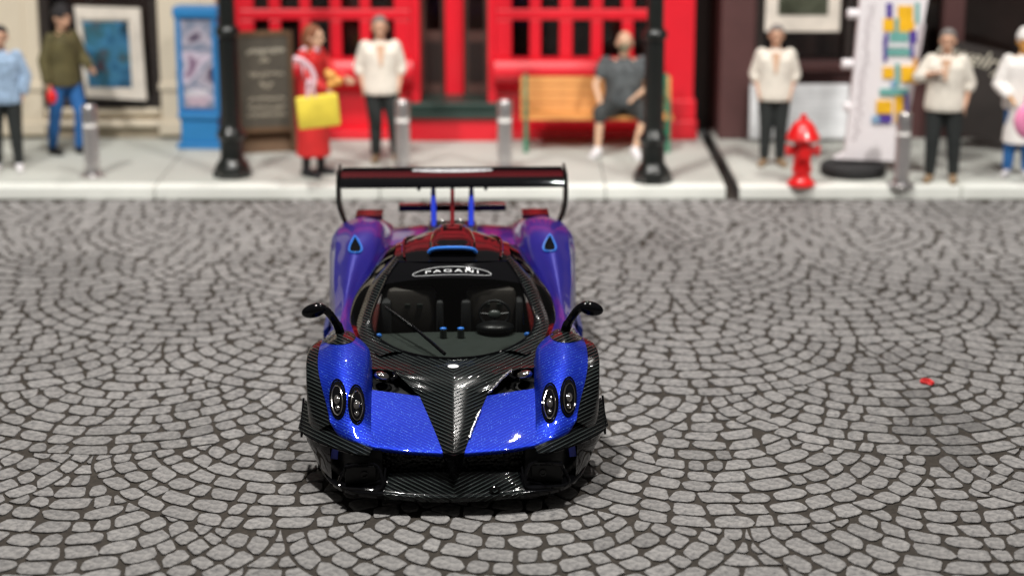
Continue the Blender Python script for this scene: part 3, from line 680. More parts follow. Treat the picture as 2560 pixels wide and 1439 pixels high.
drape(me, 0, 4.775, BWing, 'lettering', 'inkgrey', wing, .005, 1, .35)
# wiper
wp_ = [hit(1113, 893, BG, .016), hit(1075, 857, BG, .022), hit(1033, 822, BG, .025)]
wb = MB().tube(wp_, [.014, .012, .010], 7).build('wiper', 'gloss', CAR, True)
MB().tube([hit(x, y, BG, .012) for x, y in ((1060, 842), (1030, 818), (995, 792), (964, 770))], .0085, 6).build('wiper_blade', 'black', wb, True)
# cabin
gridmesh('dashboard', patchgrid([[(0, 1.30, .600), (.2, 1.36, .600), (.36, 1.46, .605), (.48, 1.60, .62)], [(0, 1.5, .625), (.2, 1.52, .625), (.38, 1.58, .625), (.53, 1.68, .635)], [(0, 1.83, .665), (.2, 1.83, .665), (.38, 1.83, .66), (.56, 1.84, .655)], [(0, 1.87, .64), (.2, 1.87, .64), (.38, 1.87, .635), (.56, 1.87, .63)]], 4, 4), 'dash', CAR)
mb = MB(); mb.v = [(-.64, 1.85, .12), (.64, 1.85, .12), (.64, 3.3, .12), (-.64, 3.3, .12), (-.5, 3.3, .95), (.5, 3.3, .95), (.56, 1.86, .64), (-.56, 1.86, .64)]; mb.f = [(0, 1, 2, 3), (3, 2, 5, 4), (0, 1, 6, 7)]; mb.build('cabin_floor', 'dark', CAR)
M['seat'] = mat('seat_dark', (.05, .043, .037), .6)
for s in (-1, 1):
    st = MB().quadbox(s * .29 - .19, s * .29 + .17, 2.16, 2.30, .45, .90, .05).build('seat', 'seat', CAR, True)
    for q in (-1, 1): MB().quadbox(s * .29 + q * .20 - .03, s * .29 + q * .19 + .03, 2.10, 2.30, .45, .82, .02).build('seat_bolster', 'dark', st, True)
    for k in (0, 1): box('belt_slot', s * .29 - .06 + k * .09, s * .29 - .02 + k * .09, 2.145, 2.16, .76, .79, 'dash', st)
    MB().tube([(s * .505, 2.2, .62), (s * .50, 2.2, .70), (s * .48, 2.25, .78)], .018, 7).build('door_pull', 'lblue', CAR, True)
    MB().ell((s * .525, 1.72, .68), (.022, .018, .018)).build('vent_knob', 'lblue', CAR, 'all')
for dx in (-.069, .055):
    g = MB().tube([(dx, 1.74, .66), (dx, 1.74, .715)], [.026, .024], 12).build('gauge_pod', 'dash', CAR, True)
    MB().ell((dx, 1.74, .722), (.025, .02, .012)).build('gauge_cap', 'lblue', g, 'all')
sw = empty('steering', (.30, 1.98, .765)); sw.parent = CAR
st = MB().tube([(.108 * math.cos(t), 0, .092 * math.sin(t)) for t in [i * math.pi / 16 for i in range(32)]], .011, 8, True).build('steering_wheel', 'black', CAR, True)
st.location = (.30, 1.98, .765); st.rotation_euler = (R(-22), 0, 0); bpy.data.objects.remove(sw)
MB().ell((0, 0, -.01), (.05, .02, .035)).build('wheel_hub', 'dash', st, 'all')
for a in (0, 180, 270): MB().tube([(0, 0, -.01), (.10 * math.cos(R(a)), 0, .088 * math.sin(R(a)))], .009, 6).build('spoke', 'black', st, True)
MB().ell((.30, 1.84, .70), (.14, .10, .045)).build('instrument_hood', 'black', CAR, 'all')
# ------------------------------------------------------------------ pavement
def C(name, col, rough=.55, **k): M[name] = mat(name, col, rough, **k); return name
C('pave', (.50, .515, .475), .8, var=.06, vscale=1.5, bump=.15, bscale=60); C('kerb', (.80, .82, .77), .7, var=.05, vscale=2, bump=.1)
C('pavebed', (.05, .05, .05), .9); C('cream', (.68, .60, .47), .6, var=.04, vscale=1.2); C('creamd', (.45, .38, .28), .6)
C('red', (.68, .010, .024), .38, var=.05, vscale=2, coat=.2); C('brown', (.085, .035, .034), .5, var=.08); C('browndark', (.02, .014, .012), .5)
C('roomdark', (.085, .045, .036), .8, var=.4, vscale=1.8); C('yellow', (.90, .72, .08), .5); C('skin', (.62, .36, .24), .55, var=.05); C('skin2', (.70, .45, .30), .55, var=.05)
C('hairgrey', (.22, .20, .19), .8, bump=.5, bscale=90); C('hairdark', (.02, .018, .02), .8, bump=.5, bscale=90); C('hairbrown', (.22, .075, .03), .7, bump=.5, bscale=60)
C('shirt', (.80, .75, .66), .8, var=.10, vscale=12, bump=.7, bscale=22); C('pants', (.018, .022, .022), .8); C('shoebrown', (.28, .19, .11), .7); C('shoewhite', (.8, .78, .8), .6); C('shoeblack', (.012, .012, .015), .5)
C('olive', (.10, .085, .032), .8, var=.25, vscale=9); C('jeans', (.02, .13, .38), .8, var=.15); C('denim', (.30, .42, .58), .8, var=.35, vscale=16, bump=.6, bscale=30)
C('redcoat', (.62, .02, .02), .6, var=.1); C('pinkw', (.80, .55, .62), .7); C('orange', (.75, .36, .08), .6); C('pink', (.90, .28, .50), .5); C('whitecloth', (.85, .83, .80), .75)
C('tee', (.085, .095, .10), .8, var=.5, vscale=14); C('shorts', (.045, .05, .05), .8); C('mask', (.06, .12, .07), .8); C('lampblack', (.010, .012, .011), .3, coat=.3); C('steel', (.62, .60, .60), .28, metal=.85, var=.03)
C('hydrant', (.75, .01, .012), .3, coat=.3, var=.05); C('wood', (.66, .30, .085), .55, var=.1, vscale=4); C('green', (.02, .20, .11), .5); C('boxblue', (.02, .20, .48), .5, var=.06)
C('slate', (.075, .065, .050), .85, var=.2, vscale=5); C('slateframe', (.12, .065, .03), .7); C('chalk', (.42, .38, .30), .9, var=.3, vscale=20); C('chalkw', (.60, .56, .46), .9)
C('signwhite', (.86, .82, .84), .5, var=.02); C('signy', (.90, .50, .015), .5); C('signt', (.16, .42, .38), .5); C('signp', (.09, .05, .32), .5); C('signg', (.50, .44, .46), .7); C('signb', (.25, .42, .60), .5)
C('framew', (.74, .68, .60), .5); C('boardw', (.78, .80, .82), .5); C('boardline', (.66, .69, .71), .6); C('step', (.018, .04, .032), .45)
def paintmat(name, cols, scale=2.2, seed=0.0):
    m, t, b = nt(name); setp(b, rough=.4); tc = t.nodes.new('ShaderNodeTexCoord'); mp = t.nodes.new('ShaderNodeMapping'); mp.inputs['Location'].default_value = (seed, seed, seed)
    n = t.nodes.new('ShaderNodeTexNoise'); n.inputs['Scale'].default_value = scale; n.inputs['Detail'].default_value = 3; n.inputs['Distortion'].default_value = .6
    t.links.new(tc.outputs['Object'], mp.inputs[0]); t.links.new(mp.outputs[0], n.inputs['Vector']); r = t.nodes.new('ShaderNodeValToRGB'); t.links.new(n.outputs['Fac'], r.inputs[0])
    e = r.color_ramp.elements; e[0].position = .32; e[0].color = (*cols[0], 1); e[1].position = .68; e[1].color = (*cols[-1], 1)
    for i, c in enumerate(cols[1:-1]): x = e.new(.32 + .36 * (i + 1) / (len(cols) - 1)); x.color = (*c, 1)
    t.links.new(r.outputs[0], b.inputs['Base Color']); return m
M['artblue'] = paintmat('art_blue', [(.012, .05, .08), (.02, .10, .20), (.05, .20, .36), (.03, .12, .16), (.10, .05, .07)], 3.4, 1)
M['poster'] = paintmat('poster_print', [(.04, .02, .06), (.45, .42, .50), (.16, .20, .28), (.62, .55, .66), (.20, .12, .2)], 2.6, 4)
M['artgrey'] = paintmat('art_grey', [(.03, .035, .02), (.08, .09, .06), (.05, .05, .04)], 3, 2)

FY = 20.90      # front of the kerb
side_l = tag(box('pavement', -13, 2.335, FY + .06, 24.6, -.012, .105, 'pavebed'), kind='structure')
side_r = tag(box('pavement', 2.475, 13, FY + .06, 24.6, -.012, .105, 'pavebed'), kind='structure')
def slabs(x0, x1, par, first):
    xs = []; x = first
    while x > x0 + .3: x -= 2.46
    x += 2.46; xs = [x0] + [v for v in [x + 2.46 * k for k in range(12)] if v < x1 - .3] + [x1]
    for a, b in zip(xs, xs[1:]):
        box('kerbstone', a + .004, b - .004, FY, FY + .22, -.010, .138, 'kerb', par, .018)
        sk = .0
        for y0, y1 in ((FY + .225, FY + 1.55), (FY + 1.555, 24.6)):
            box('paving_slab', a + .005, b - .005, y0, y1 - .003, .09, .145, 'pave', par, .006)
slabs(-13, 2.335, side_l, -3.9); slabs(2.475, 13, side_r, 4.9)

# ------------------------------------------------------------------ shop fronts
def pane(par, x0, x1, z0, z1, Y): return box('window_pane', x0, x1, Y, Y + .012, z0, z1, 'pglass', par)
H = 4.7  # unseen upper fronts, height shaped for the red reflections on the car
# red shop
rs = empty('red_shop', (0, 23.6, 0), 0, 'bright red shop front with two bow windows and dark double doors', 'building'); 
def R_(name, x0, x1, y0, y1, z0, z1, mt='red', bev=0): return box(name, x0, x1, y0 - 23.6, y1 - 23.6, z0, z1, mt, rs, bev)
R_('interior', -3.27, -1.2, 23.72, 23.78, 1.17, 3.0, 'roomdark'); R_('interior', -.18, 1.73, 23.72, 23.78, 1.17, 3.0, 'roomdark'); R_('floor_board', -3.3, 2.2, 24.02, 24.9, .14, .30, 'roomdark'); R_('ceiling', -3.3, 2.2, 23.95, 24.9, 3.0, 3.1, 'roomdark')
R_('pier', -3.50, -3.28, 23.55, 25.0, .15, H); R_('pier', 1.74, 2.20, 23.62, 25.0, .15, H)
R_('pier_base', 1.70, 2.26, 23.56, 23.9, .145, .40, 'red', .03); R_('pier_base', 1.72, 2.235, 23.585, 23.9, .40, .64, 'red', .02)
R_('fascia', -3.5, 2.2, 23.58, 24.0, 2.9, 3.5); R_('upper_wall', -3.28, 1.74, 23.7, 24.0, 3.5, H); R_('cornice', -3.55, 2.25, 23.45, 23.75, 3.45, 3.6, 'red', .03); R_('cornice', -3.55, 2.25, 23.4, 23.75, H - .1, H + .1, 'red', .03)
for x in (-2.6, -1.4, -.2, 1.0):
    f = R_('upper_window', x - .35, x + .35, 23.66, 23.70, 3.62, 3.75, 'roomdark'); box('sill', x - .40, x + .40, 23.62 - 23.6, 23.70 - 23.6, 3.60, 3.62, 'red', f)
def bay(x0, x1, xs, lname):
    # sill rolls forward, wall below recedes
    prof = [(23.78, .15), (23.78, .30), (23.74, .55), (23.70, .72), (23.60, .80), (23.46, .88), (23.40, .96), (23.40, 1.04), (23.47, 1.13), (23.60, 1.16), (24.0, 1.16), (24.0, .15)]
    MB().prismx([(a - 23.6, b) for a, b in prof], x0 - .02, x1 + .02).build('bay_sill', 'red', rs, True, True)
    R_('bay_plinth', x0 - .02, x1 + .02, 23.60, 23.80, .147, .26, 'red', .015)
    for z0, z1 in ((1.61, 1.74), (2.25, 2.34), (2.80, 2.92)):
        R_('transom', x0, x1, 23.57, 23.64, z0, z1, 'red', .02)
    edges = xs
    for i, (a, b) in enumerate(edges):
        nx = edges[i + 1][0] if i + 1 < len(edges) else x1
        for z0, z1 in ((1.16, 1.61), (1.74, 2.25), (2.34, 2.80)):
            pane(rs, a - .01, b + .01, z0, z1, .035)
            R_('glazing_bar', b, nx, 23.575, 23.635, z0, z1, 'red', .012)
    for z0, z1 in ((1.16, 1.61), (1.74, 2.25), (2.34, 2.80)): R_('glazing_bar', x0, edges[0][0], 23.575, 23.635, z0, z1, 'red', .012)
bay(-3.28, -1.22, [(-3.10, -2.92), (-2.78, -2.55), (-2.42, -2.19), (-2.05, -1.83), (-1.70, -1.42)], 'l')
bay(-.19, 1.76, [(0.0, .21), (.35, .57), (.73, .95), (1.09, 1.32), (1.46, 1.68)], 'r')
for a, b in ((-1.22, -1.12), (-.29, -.19)): R_('door_jamb', a, b, 23.62, 24.3, .15, 3.0)
R_('porch_step', -1.24, -.17, 23.50, 24.6, .147, .43, 'red', .012)
R_('dark_step', -1.30, -.13, 23.44, 24.25, .43, .50, 'step', .015); R_('dark_step', -1.27, -.16, 23.56, 24.25, .50, .61, 'step', .02)
for a, b in ((-1.12, -.83), (-.60, -.29)):
    d = R_('door', a, b, 24.30, 24.36, .56, 3.0, 'roomdark'); box('door_panel', a + .05, b - .05, 24.285 - 23.6, 24.30 - 23.6, .75, 1.25, 'browndark', d); box('door_glass', a + .05, b - .05, 24.288 - 23.6, 24.30 - 23.6, 1.4, 2.8, 'pglass', d)
R_('door_post', -.83, -.60, 24.22, 24.36, .50, 3.0, 'red', .015)
# cream shop
cs = empty('cream_shop', (-5, 23.7, 0), 0, 'cream shop front with panelled pilasters and a dark framed window', 'building')
def C_(name, x0, x1, y0, y1, z0, z1, mt='cream', bev=0): return box(name, x0 + 5, x1 + 5, y0 - 23.7, y1 - 23.7, z0, z1, mt, cs, bev)
C_('interior', -9.5, -3.6, 24.3, 24.4, .15, 3.0, 'roomdark'); C_('window_floor', -9.5, -3.6, 24.0, 24.7, .50, .56, 'browndark')
C_('plinth', -9.6, -3.54, 23.70, 24.0, .147, .26, 'creamd', .01); C_('stall_riser', -9.6, -3.54, 23.76, 24.0, .26, .47); C_('sill', -5.75, -4.25, 23.60, 24.0, .30, .38, 'cream', .02); C_('sill', -5.7, -4.3, 23.68, 24.0, .44, .52, 'cream', .02)
for a, b in ((-4.28, -3.56), (-6.45, -5.72)):
    C_('pilaster', a, b, 23.66, 24.0, .26, 3.2, 'cream', .02); C_('pilaster_band', a - .02, b + .02, 23.63, 23.9, .74, .84, 'cream', .02)
    C_('pilaster_panel', a + .18, b - .18, 23.64, 23.7, .95, 2.9, 'cream', .01); C_('pilaster_base', a - .03, b + .03, 23.61, 23.9, .20, .36, 'cream', .02)
C_('wall', -9.6, -6.45, 23.8, 24.0, .47, 3.2); C_('fascia', -9.6, -3.52, 23.6, 24.0, 3.0, 3.6); C_('upper_wall', -9.6, -3.52, 23.75, 24.0, 3.6, H)
for a, b, c, d in ((-5.72, -5.60, .52, 3.0), (-4.40, -4.28, .52, 3.0), (-5.60, -4.40, .52, .62)): C_('window_frame', a, b, 23.72, 23.8, c, d, 'browndark', .01)
pane(cs, -.60, .60, .62, 3.0, .09)
for x in (-8.6, -7.4, -6.2, -5.0): C_('upper_window', x - .3, x + .3, 23.71, 23.75, 3.65, 3.8, 'roomdark')
# framed picture standing in its window
pf = empty('framed_picture', (-4.84, 23.62, .61), 0, 'blue picture in a wide off-white frame leaning in front of the cream shop window', 'picture')
def quad3(par, name, pts, y0, y1, mt, o):
    return MB().prism([(p[0] - o[0], p[1] - o[1]) for p in pts], y0, y1).build(name, mt, par, False, True)
P = [fp(a, b, 23.6) for a, b in ((186, 16), (350, 22), (367, 250), (216, 242))]; P = [(p.x, p.z) for p in P]; O = (-4.84, .61)
Q = [fp(a, b, 23.6) for a, b in ((205, 54), (320, 54), (330, 220), (222, 218))]; Q = [(p.x, p.z) for p in Q]
quad3(pf, 'backing', P, -.02, .03, 'framew', O); quad3(pf, 'picture', Q, -.026, -.018, 'artblue', O)
for i in range(4):
    j = (i + 1) % 4
    quad3(pf, 'frame_moulding', [P[i], P[j], (Q[j][0] * .8 + P[j][0] * .2, Q[j][1] * .8 + P[j][1] * .2), (Q[i][0] * .8 + P[i][0] * .2, Q[i][1] * .8 + P[i][1] * .2)], -.05, -.021 - .0007 * i, 'framew', O)
# brown shop
bs = empty('brown_shop', (5, 23.75, 0), 0, 'dark brown shop front with large unlit windows and a heavy mullion', 'building')
def B_(name, x0, x1, y0, y1, z0, z1, mt='brown', bev=0): return box(name, x0 - 5, x1 - 5, y0 - 23.75, y1 - 23.75, z0, z1, mt, bs, bev)
B_('interior', 2.5, 9.6, 24.4, 24.5, .15, 3.1, 'roomdark'); B_('pilaster', 2.52, 2.94, 23.62, 24.1, .147, H, 'brown', .02); B_('stall_riser', 2.94, 9.6, 23.72, 24.0, .147, .86); B_('window_sill', 2.9, 9.6, 23.60, 24.0, .98, 1.10, 'brown', .02); B_('rail', 2.94, 9.6, 23.70, 24.0, .86, .98)
for a, b in ((2.94, 3.05), (4.02, 4.12), (5.20, 5.46), (6.9, 7.1)): B_('mullion', a, b, 23.66, 23.9, 1.10, 3.0, 'browndark' if b < 4.5 else 'brown', .015)
for a, b in ((3.05, 4.02), (4.12, 5.20), (5.46, 6.9), (7.1, 9.5)): pane(bs, a - 5, b - 5, 1.10, 3.0, .05)
B_('fascia', 2.5, 9.6, 23.58, 24.1, 3.0, 3.6); B_('upper_wall', 2.94, 9.6, 23.75, 24.1, 3.6, H); B_('floor_board', 2.9, 9.6, 24.0, 24.8, 1.0, 1.06, 'browndark')
for x in (3.8, 5.0, 6.2): B_('upper_window', x - .3, x + .3, 23.71, 23.75, 3.65, 3.8, 'roomdark')
gp_ = tag(box('alley_wall', 2.2, 2.53, 24.5, 24.6, .1, H, 'browndark'), 'black narrow alley wall between the red and the brown shop fronts', 'wall')
o = empty('window_notice', (3.49, 23.56, 1.45), 0, 'pale framed notice with a dark picture hanging in the brown shop window', 'notice')
box('frame', -.45, .45, 0, .03, .02, 1.1, 'framew', o, .01); box('picture', -.30, .30, -.008, -.001, .22, .95, 'artgrey', o)
o = empty('white_notice_board', (3.48, 23.45, .19), 0, 'white board with faint ruled lines leaning on the wall under the brown shop window', 'notice board')
box('board', -.60, .60, 0, .03, 0, .66, 'boardw', o, .01)
for k in range(9): box('ruled_line', -.48, .48, -.004, .0, .09 + k * .06, .10 + k * .06, 'boardline', o)
o.rotation_euler.x = R(-6)
# ------------------------------------------------------------------ street furniture
LAMP = [(.225, 0), (.225, .07), (.20, .085), (.20, .12), (.175, .15), (.14, .19), (.13, .22), (.13, .42), (.155, .44), (.165, .47), (.155, .50), (.12, .54), (.105, .60), (.102, 1.55), (.13, 1.57), (.14, 1.61), (.13, 1.65), (.094, 1.68), (.085, 3.3), (.10, 3.34), (.10, 3.38), (.05, 3.42)]
def street_lamp(x, y, label):
    t = empty('street_lamp', (x, y, .146), 0, label, 'street lamp', 'black street lamps along the kerb')
    MB().lathe([(a, b) for a, b in LAMP[:5]], seg=8, ang=R(22.5)).build('base', 'lampblack', t, True)
    MB().lathe(LAMP[4:13], seg=20).build('pedestal', 'lampblack', t, True)
    MB().lathe([(a * .98, b) for a, b in LAMP[12:]], seg=16).build('post', 'lampblack', t, True)
    for k in range(12):
        a = k * math.pi / 6; MB().tube([(.098 * math.cos(a), .098 * math.sin(a), .62), (.098 * math.cos(a), .098 * math.sin(a), 1.54)], .010, 5).build('flute', 'lampblack', t)
    MB().lathe([(.12, 3.42), (.22, 3.9), (.20, 3.92)], seg=8).build('lantern', 'framew', t); MB().lathe([(.25, 3.9), (.20, 4.0), (.05, 4.15), (.02, 4.25)], seg=8).build('lantern_cap', 'lampblack', t)
p = gp(582, 440, .146); street_lamp(p.x, p.y, 'black fluted street lamp standing beside the blue poster box')
p = gp(1631, 452, .146); street_lamp(p.x, p.y, 'black fluted street lamp in front of the wooden bench end')
def bollard(px, py, label, hgt=.80):
    p = gp(px, py, .146); t = empty('bollard', p, 0, label, 'bollard', 'polished steel bollards along the kerb')
    MB().lathe([(.15, 0), (.15, .012), (.10, .03), (.088, .06), (.085, .10), (.085, hgt * .70)], seg=24).build('post', 'steel', t, True)
    MB().lathe([(.081, hgt * .70), (.078, hgt * .71), (.078, hgt * .75), (.081, hgt * .76)], seg=24).build('ring_groove', 'whitecloth', t, True)
    MB().lathe([(.085, hgt * .76), (.085, hgt * .97), (.07, hgt), (.02, hgt * 1.01)], seg=24).build('cap', 'steel', t, True)
bollard(232, 440, 'steel bollard next to the man in blue jeans'); bollard(1008, 425, 'steel bollard by the foot of the man before the red shop'); bollard(1262, 425, 'steel bollard just past the end of the wooden bench'); bollard(2252, 463, 'steel bollard in front of the tall white sign')
p = gp(2003, 462, .146); t = empty('fire_hydrant', p, 0, 'glossy red fire hydrant standing near the kerb beside the tall white sign', 'fire hydrant')
MB().lathe([(.155, 0), (.155, .03), (.13, .05), (.105, .08), (.095, .12), (.11, .16), (.11, .19), (.095, .22), (.095, .46), (.11, .48), (.13, .50)], seg=20).build('barrel', 'hydrant', t, True)
MB().lathe([(.17, .49), (.19, .52), (.17, .56), (.12, .66), (.07, .71), (.04, .72), (.04, .76), (.02, .78)], seg=20).build('bonnet', 'hydrant', t, True)
for a in (0, 180, 270):
    c, s_ = math.cos(R(a)), math.sin(R(a)); n = MB().tube([(.08 * c, .08 * s_, .38), (.15 * c, .15 * s_, .38)], .055, 12).build('nozzle', 'hydrant', t, True); MB().tube([(.15 * c, .15 * s_, .38), (.185 * c, .185 * s_, .38)], .068, 8).build('nozzle_cap', 'hydrant', n, True)
# blue poster box
p = gp(508, 360, .146); t = empty('poster_box', (p.x + .02, 23.15, .146), R(-4), 'blue street poster box with a purple and white poster behind the lamp', 'poster box')
box('plinth', -.27, .27, -.16, .18, 0, .07, 'boxblue', t, .012); box('pedestal', -.225, .225, -.12, .16, .07, .36, 'boxblue', t, .012); box('ledge', -.25, .25, -.15, .18, .36, .43, 'boxblue', t, .015)
box('case', -.24, .24, -.07, .15, .43, 1.62, 'boxblue', t, .01); box('poster', -.185, .185, -.082, -.072, .48, 1.53, 'poster', t)
for a, b, c, d in ((-.25, -.185, .43, 1.62), (.185, .25, .43, 1.62)): box('frame_side', a, b, -.10, -.06, c, d, 'boxblue', t, .008)
box('frame_top', -.27, .27, -.12, .17, 1.56, 1.68, 'boxblue', t, .015)
for k in range(7): box('poster_text', -.14 + rnd.uniform(-.02, .02), .12 + rnd.uniform(-.03, .03), -.086, -.083, .52 + k * .028, .532 + k * .028, 'signwhite' if k > 3 else 'pinkw', t)
# chalk board
p = gp(672, 365, .146); t = empty('chalkboard', (p.x + .04, 22.75, .146), R(14), 'tall dark framed chalkboard menu standing beside the woman in red', 'chalkboard')
t.rotation_euler.x = R(-5); t.scale = (1.08, 1, 1.03)
box('slate', -.27, .27, 0, .025, .30, 1.33, 'slate', t)
for a, b, c, d in ((-.32, -.27, 0, 1.38), (.27, .32, 0, 1.38), (-.27, .27, 1.33, 1.39), (-.27, .27, .24, .30)): box('frame_bar', a, b, -.015, .04, c, d, 'slateframe', t, .006)
MB().prism([(-.30, 0), (.30, 0), (.30, 1.36), (-.30, 1.36)], 0, .02).build('back_panel', 'slateframe', t).matrix_local = Matrix.Translation((0, .045, 0)) @ Matrix.Rotation(R(-16), 4, 'X')
rows = [(1.16, .19, .060, 2), (1.06, .05, .055, 1), (.90, .18, .040, 2), (.78, .06, .06, 1), (.62, .20, .035, 3), (.52, .20, .035, 3), (.44, .20, .04, 2)]
for z, hw, hh, thick in rows:
    mb = MB(); x = -hw
    while x < hw:
        q = [(x + rnd.uniform(0, .03), -.004, z + rnd.uniform(-hh, hh) * .6) for _ in range(4)]; q = sorted(q)
        q = [Vector(v) + Vector((i * .008, 0, 0)) for i, v in enumerate(q)]
        mb.tube(q, .0075 if thick > 1 else .011, 4); x += .034
    tag(mb.build('chalk_writing', 'chalkw' if z > 1.1 else 'chalk', t), kind='stuff')
# bench
p0, p1 = gp(1308, 372, .146), gp(1672, 372, .146); bx, bw = (p0.x + p1.x) / 2, (p1.x - p0.x) / 2
t = empty('park_bench', (bx, 23.0, .146), R(0), 'wooden slatted park bench with green iron ends before the red shop', 'bench')
for k in range(4):
    MB().quadbox(-bw - .03, bw + .03, -.02, .015, -.051, .051, .008).build('back_slat', 'wood', t).matrix_local = Matrix.Translation((0, .23 + k * .022, .46 + k * .105)) @ Matrix.Rotation(R(-12), 4, 'X')
for k in range(4): box('seat_slat', -bw - .03, bw + .03, -.20 + k * .105, -.10 + k * .105, .385, .415, 'wood', t, .008)
for s in (-1, 1):
    x = s * (bw - .03)
    e = MB().tube([(x, -.20, 0), (x, -.17, .22), (x, -.19, .38), (x, .18, .37), (x, .23, .46), (x, .31, .86)], .028, 8).build('bench_end', 'green', t, True)
    MB().tube([(x, .17, .36), (x, .20, .2), (x, .29, 0)], .026, 8).build('rear_leg', 'green', e, True); MB().tube([(x, -.19, .38), (x, -.20, .58), (x, .0, .62), (x, .24, .58)], .022, 8).build('armrest', 'green', e, True)
# tall white sign
SY = 21.55
t = empty('tall_sign', (3.82, SY, .146), 0, 'tall leaning white sign with orange and teal characters on a round black foot', 'sign')
MB().lathe([(.35, 0), (.365, .02), (.365, .10), (.34, .125), (.05, .13)], seg=36).build('foot', 'tyre', t, True)
def sp(px, py): q = fp(px, py, SY - .02); return (q.x - 3.82, q.z - .146)
o1 = [sp(2085, 396), sp(2238, 402), sp(2262, 300), sp(2283, 200), sp(2318, 0)]
top = [(sp(2318, 0)[0] + .17, sp(2318, 0)[1] + .8), (sp(2150, 0)[0] + .16, sp(2150, 0)[1] + .8)]
pan = MB().prism(o1 + top + [sp(2150, 0), sp(2137, 150), sp(2118, 330), sp(2112, 380)], -.05, .06).build('sign_panel', 'signwhite', t, False, True)
for px, py in ((2124, 36), (2110, 161), (2116, 268)):
    q = sp(px, py); MB().tube([(q[0] + .10, 0, q[1]), (q[0] - .02, 0, q[1])], .055, 12).build('peg', 'signwhite', t, True)
MB().prism([sp(2300, 60), sp(2312, 60), sp(2262, 340), sp(2250, 340)], -.062, -.052).build('grey_edge_strip', 'signg', pan, False, True)  # grey strip along the panel's right edge
for x, y, w_, h_, m_ in [(2222, 28, 14, 36, 'signp'), (2262, 38, 34, 42, 'signy'), (2292, 32, 9, 46, 'signt'), (2220, 62, 24, 28, 'signy'), (2241, 62, 10, 30, 'signt'), (2265, 68, 34, 24, 'signy'), (2214, 98, 9, 26, 'signp'), (2246, 92, 40, 22, 'signt'), (2281, 90, 16, 26, 'signp'),
      (2243, 130, 56, 16, 'signt'), (2278, 118, 8, 44, 'signp'), (2211, 124, 8, 50, 'signp'), (2242, 112, 44, 8, 'boardw'), (2219, 181, 24, 24, 'signy'), (2242, 186, 9, 50, 'signt'), (2266, 184, 26, 34, 'signy'), (2286, 176, 8, 56, 'orange'), (2236, 212, 10, 20, 'signb'),
      (2238, 229, 62, 15, 'signt'), (2213, 266, 34, 28, 'signy'), (2250, 272, 18, 58, 'signy'), (2216, 296, 28, 17, 'signp'), (2192, 297, 16, 15, 'signb'), (2268, 262, 7, 56, 'signp')]:
    w_, h_ = w_ * 1.14, h_ * 1.14
    q = [sp(x - w_ / 2 - 4 * (y > 200), y - h_ / 2), sp(x + w_ / 2 - 4 * (y > 200), y - h_ / 2), sp(x + w_ / 2 - 5 * (y > 200), y + h_ / 2), sp(x - w_ / 2 - 5 * (y > 200), y + h_ / 2)]
    zq = .0565 + .0009 * len([c_ for c_ in pan.children]); MB().prism(q, -zq, -.050).build('sign_character', m_, pan, False, True)
mb = MB()
for k in range(42):
    y = 12 + k * 8.2; x = 2178 - k * .95
    for j in range(2):
        q = sp(x + rnd.uniform(-9, 9), y); mb.quadbox(q[0] - .016, q[0] + .012, -.054, -.050, q[1] - .006, q[1] + .008)
tag(mb.build('small_print', 'signg', pan), kind='stuff')
# black leaning board with white script
t = empty('leaning_board', (5.75, 22.9, .146), R(-8), 'large black board with white script lettering leaning behind the white clad figure', 'sign board'); t.rotation_euler.x = R(-8)
MB().prism([(-.62, .25), (.30, -.0), (.60, .10), (.55, 1.02), (.10, 1.16), (-.58, 1.30)], 0, .04).build('board', 'browndark', t, False, True)
me = textmesh('Jewelry', .28, extrude=.004, shear=.35); o = add('lettering', me, 'chalkw', t); o.matrix_local = Matrix.Translation((-.36, -.012, 1.10)) @ Matrix.Rotation(R(14), 4, 'Y') @ Matrix.Rotation(R(90), 4, 'X')
# ------------------------------------------------------------------ people (model figures on the pavement)
def fused(mb, vox, smooth=4):
    me = mb.mesh('tmp'); b = bmesh.new(); b.from_mesh(me); bmesh.ops.recalc_face_normals(b, faces=b.faces[:]); b.to_mesh(me); b.free()
    o = bpy.data.objects.new('tmp', me); COL.objects.link(o)
    m = o.modifiers.new('r', 'REMESH'); m.mode = 'VOXEL'; m.voxel_size = vox
    s = o.modifiers.new('s', 'SMOOTH'); s.factor = .5; s.iterations = smooth
    out = bpy.data.meshes.new_from_object(o.evaluated_get(bpy.context.evaluated_depsgraph_get())); bpy.data.objects.remove(o); return out
V3 = Vector
def hand(mb, w, d, side, curl=.5, sc=1.0):
    d = V3(d).normalized(); w = V3(w); sd = d.cross(V3((0, 1, 0)))
    if sd.length < .2: sd = d.cross(V3((0, 0, 1)))
    fw = V3((0, -1, 0)) if abs(d.y) < .8 else V3((0, 0, 1))
    a = (fw - d * fw.dot(d)).normalized(); nrm = d.cross(a) * side
    for k in range(4): mb.cap(w + a * (k - 1.5) * .010, w + d * .075 + a * (k - 1.5) * .019, .017, .011, 8)
    for k, L in enumerate((.062, .070, .066, .050)):
        p = w + d * .078 + a * (k - 1.5) * .020; q = p + d * L * .5 - nrm * .006 * curl; r = q + (d - nrm * curl).normalized() * L * .5
        mb.cap(p, q, .0095, .009, 8); mb.cap(q, r, .009, .0075, 8)
    p = w + d * .02 - a * .028; q = p + (d - a * .9).normalized() * .040; mb.cap(p, q, .012, .010, 8); mb.cap(q, q + d * .028, .010, .008, 8)
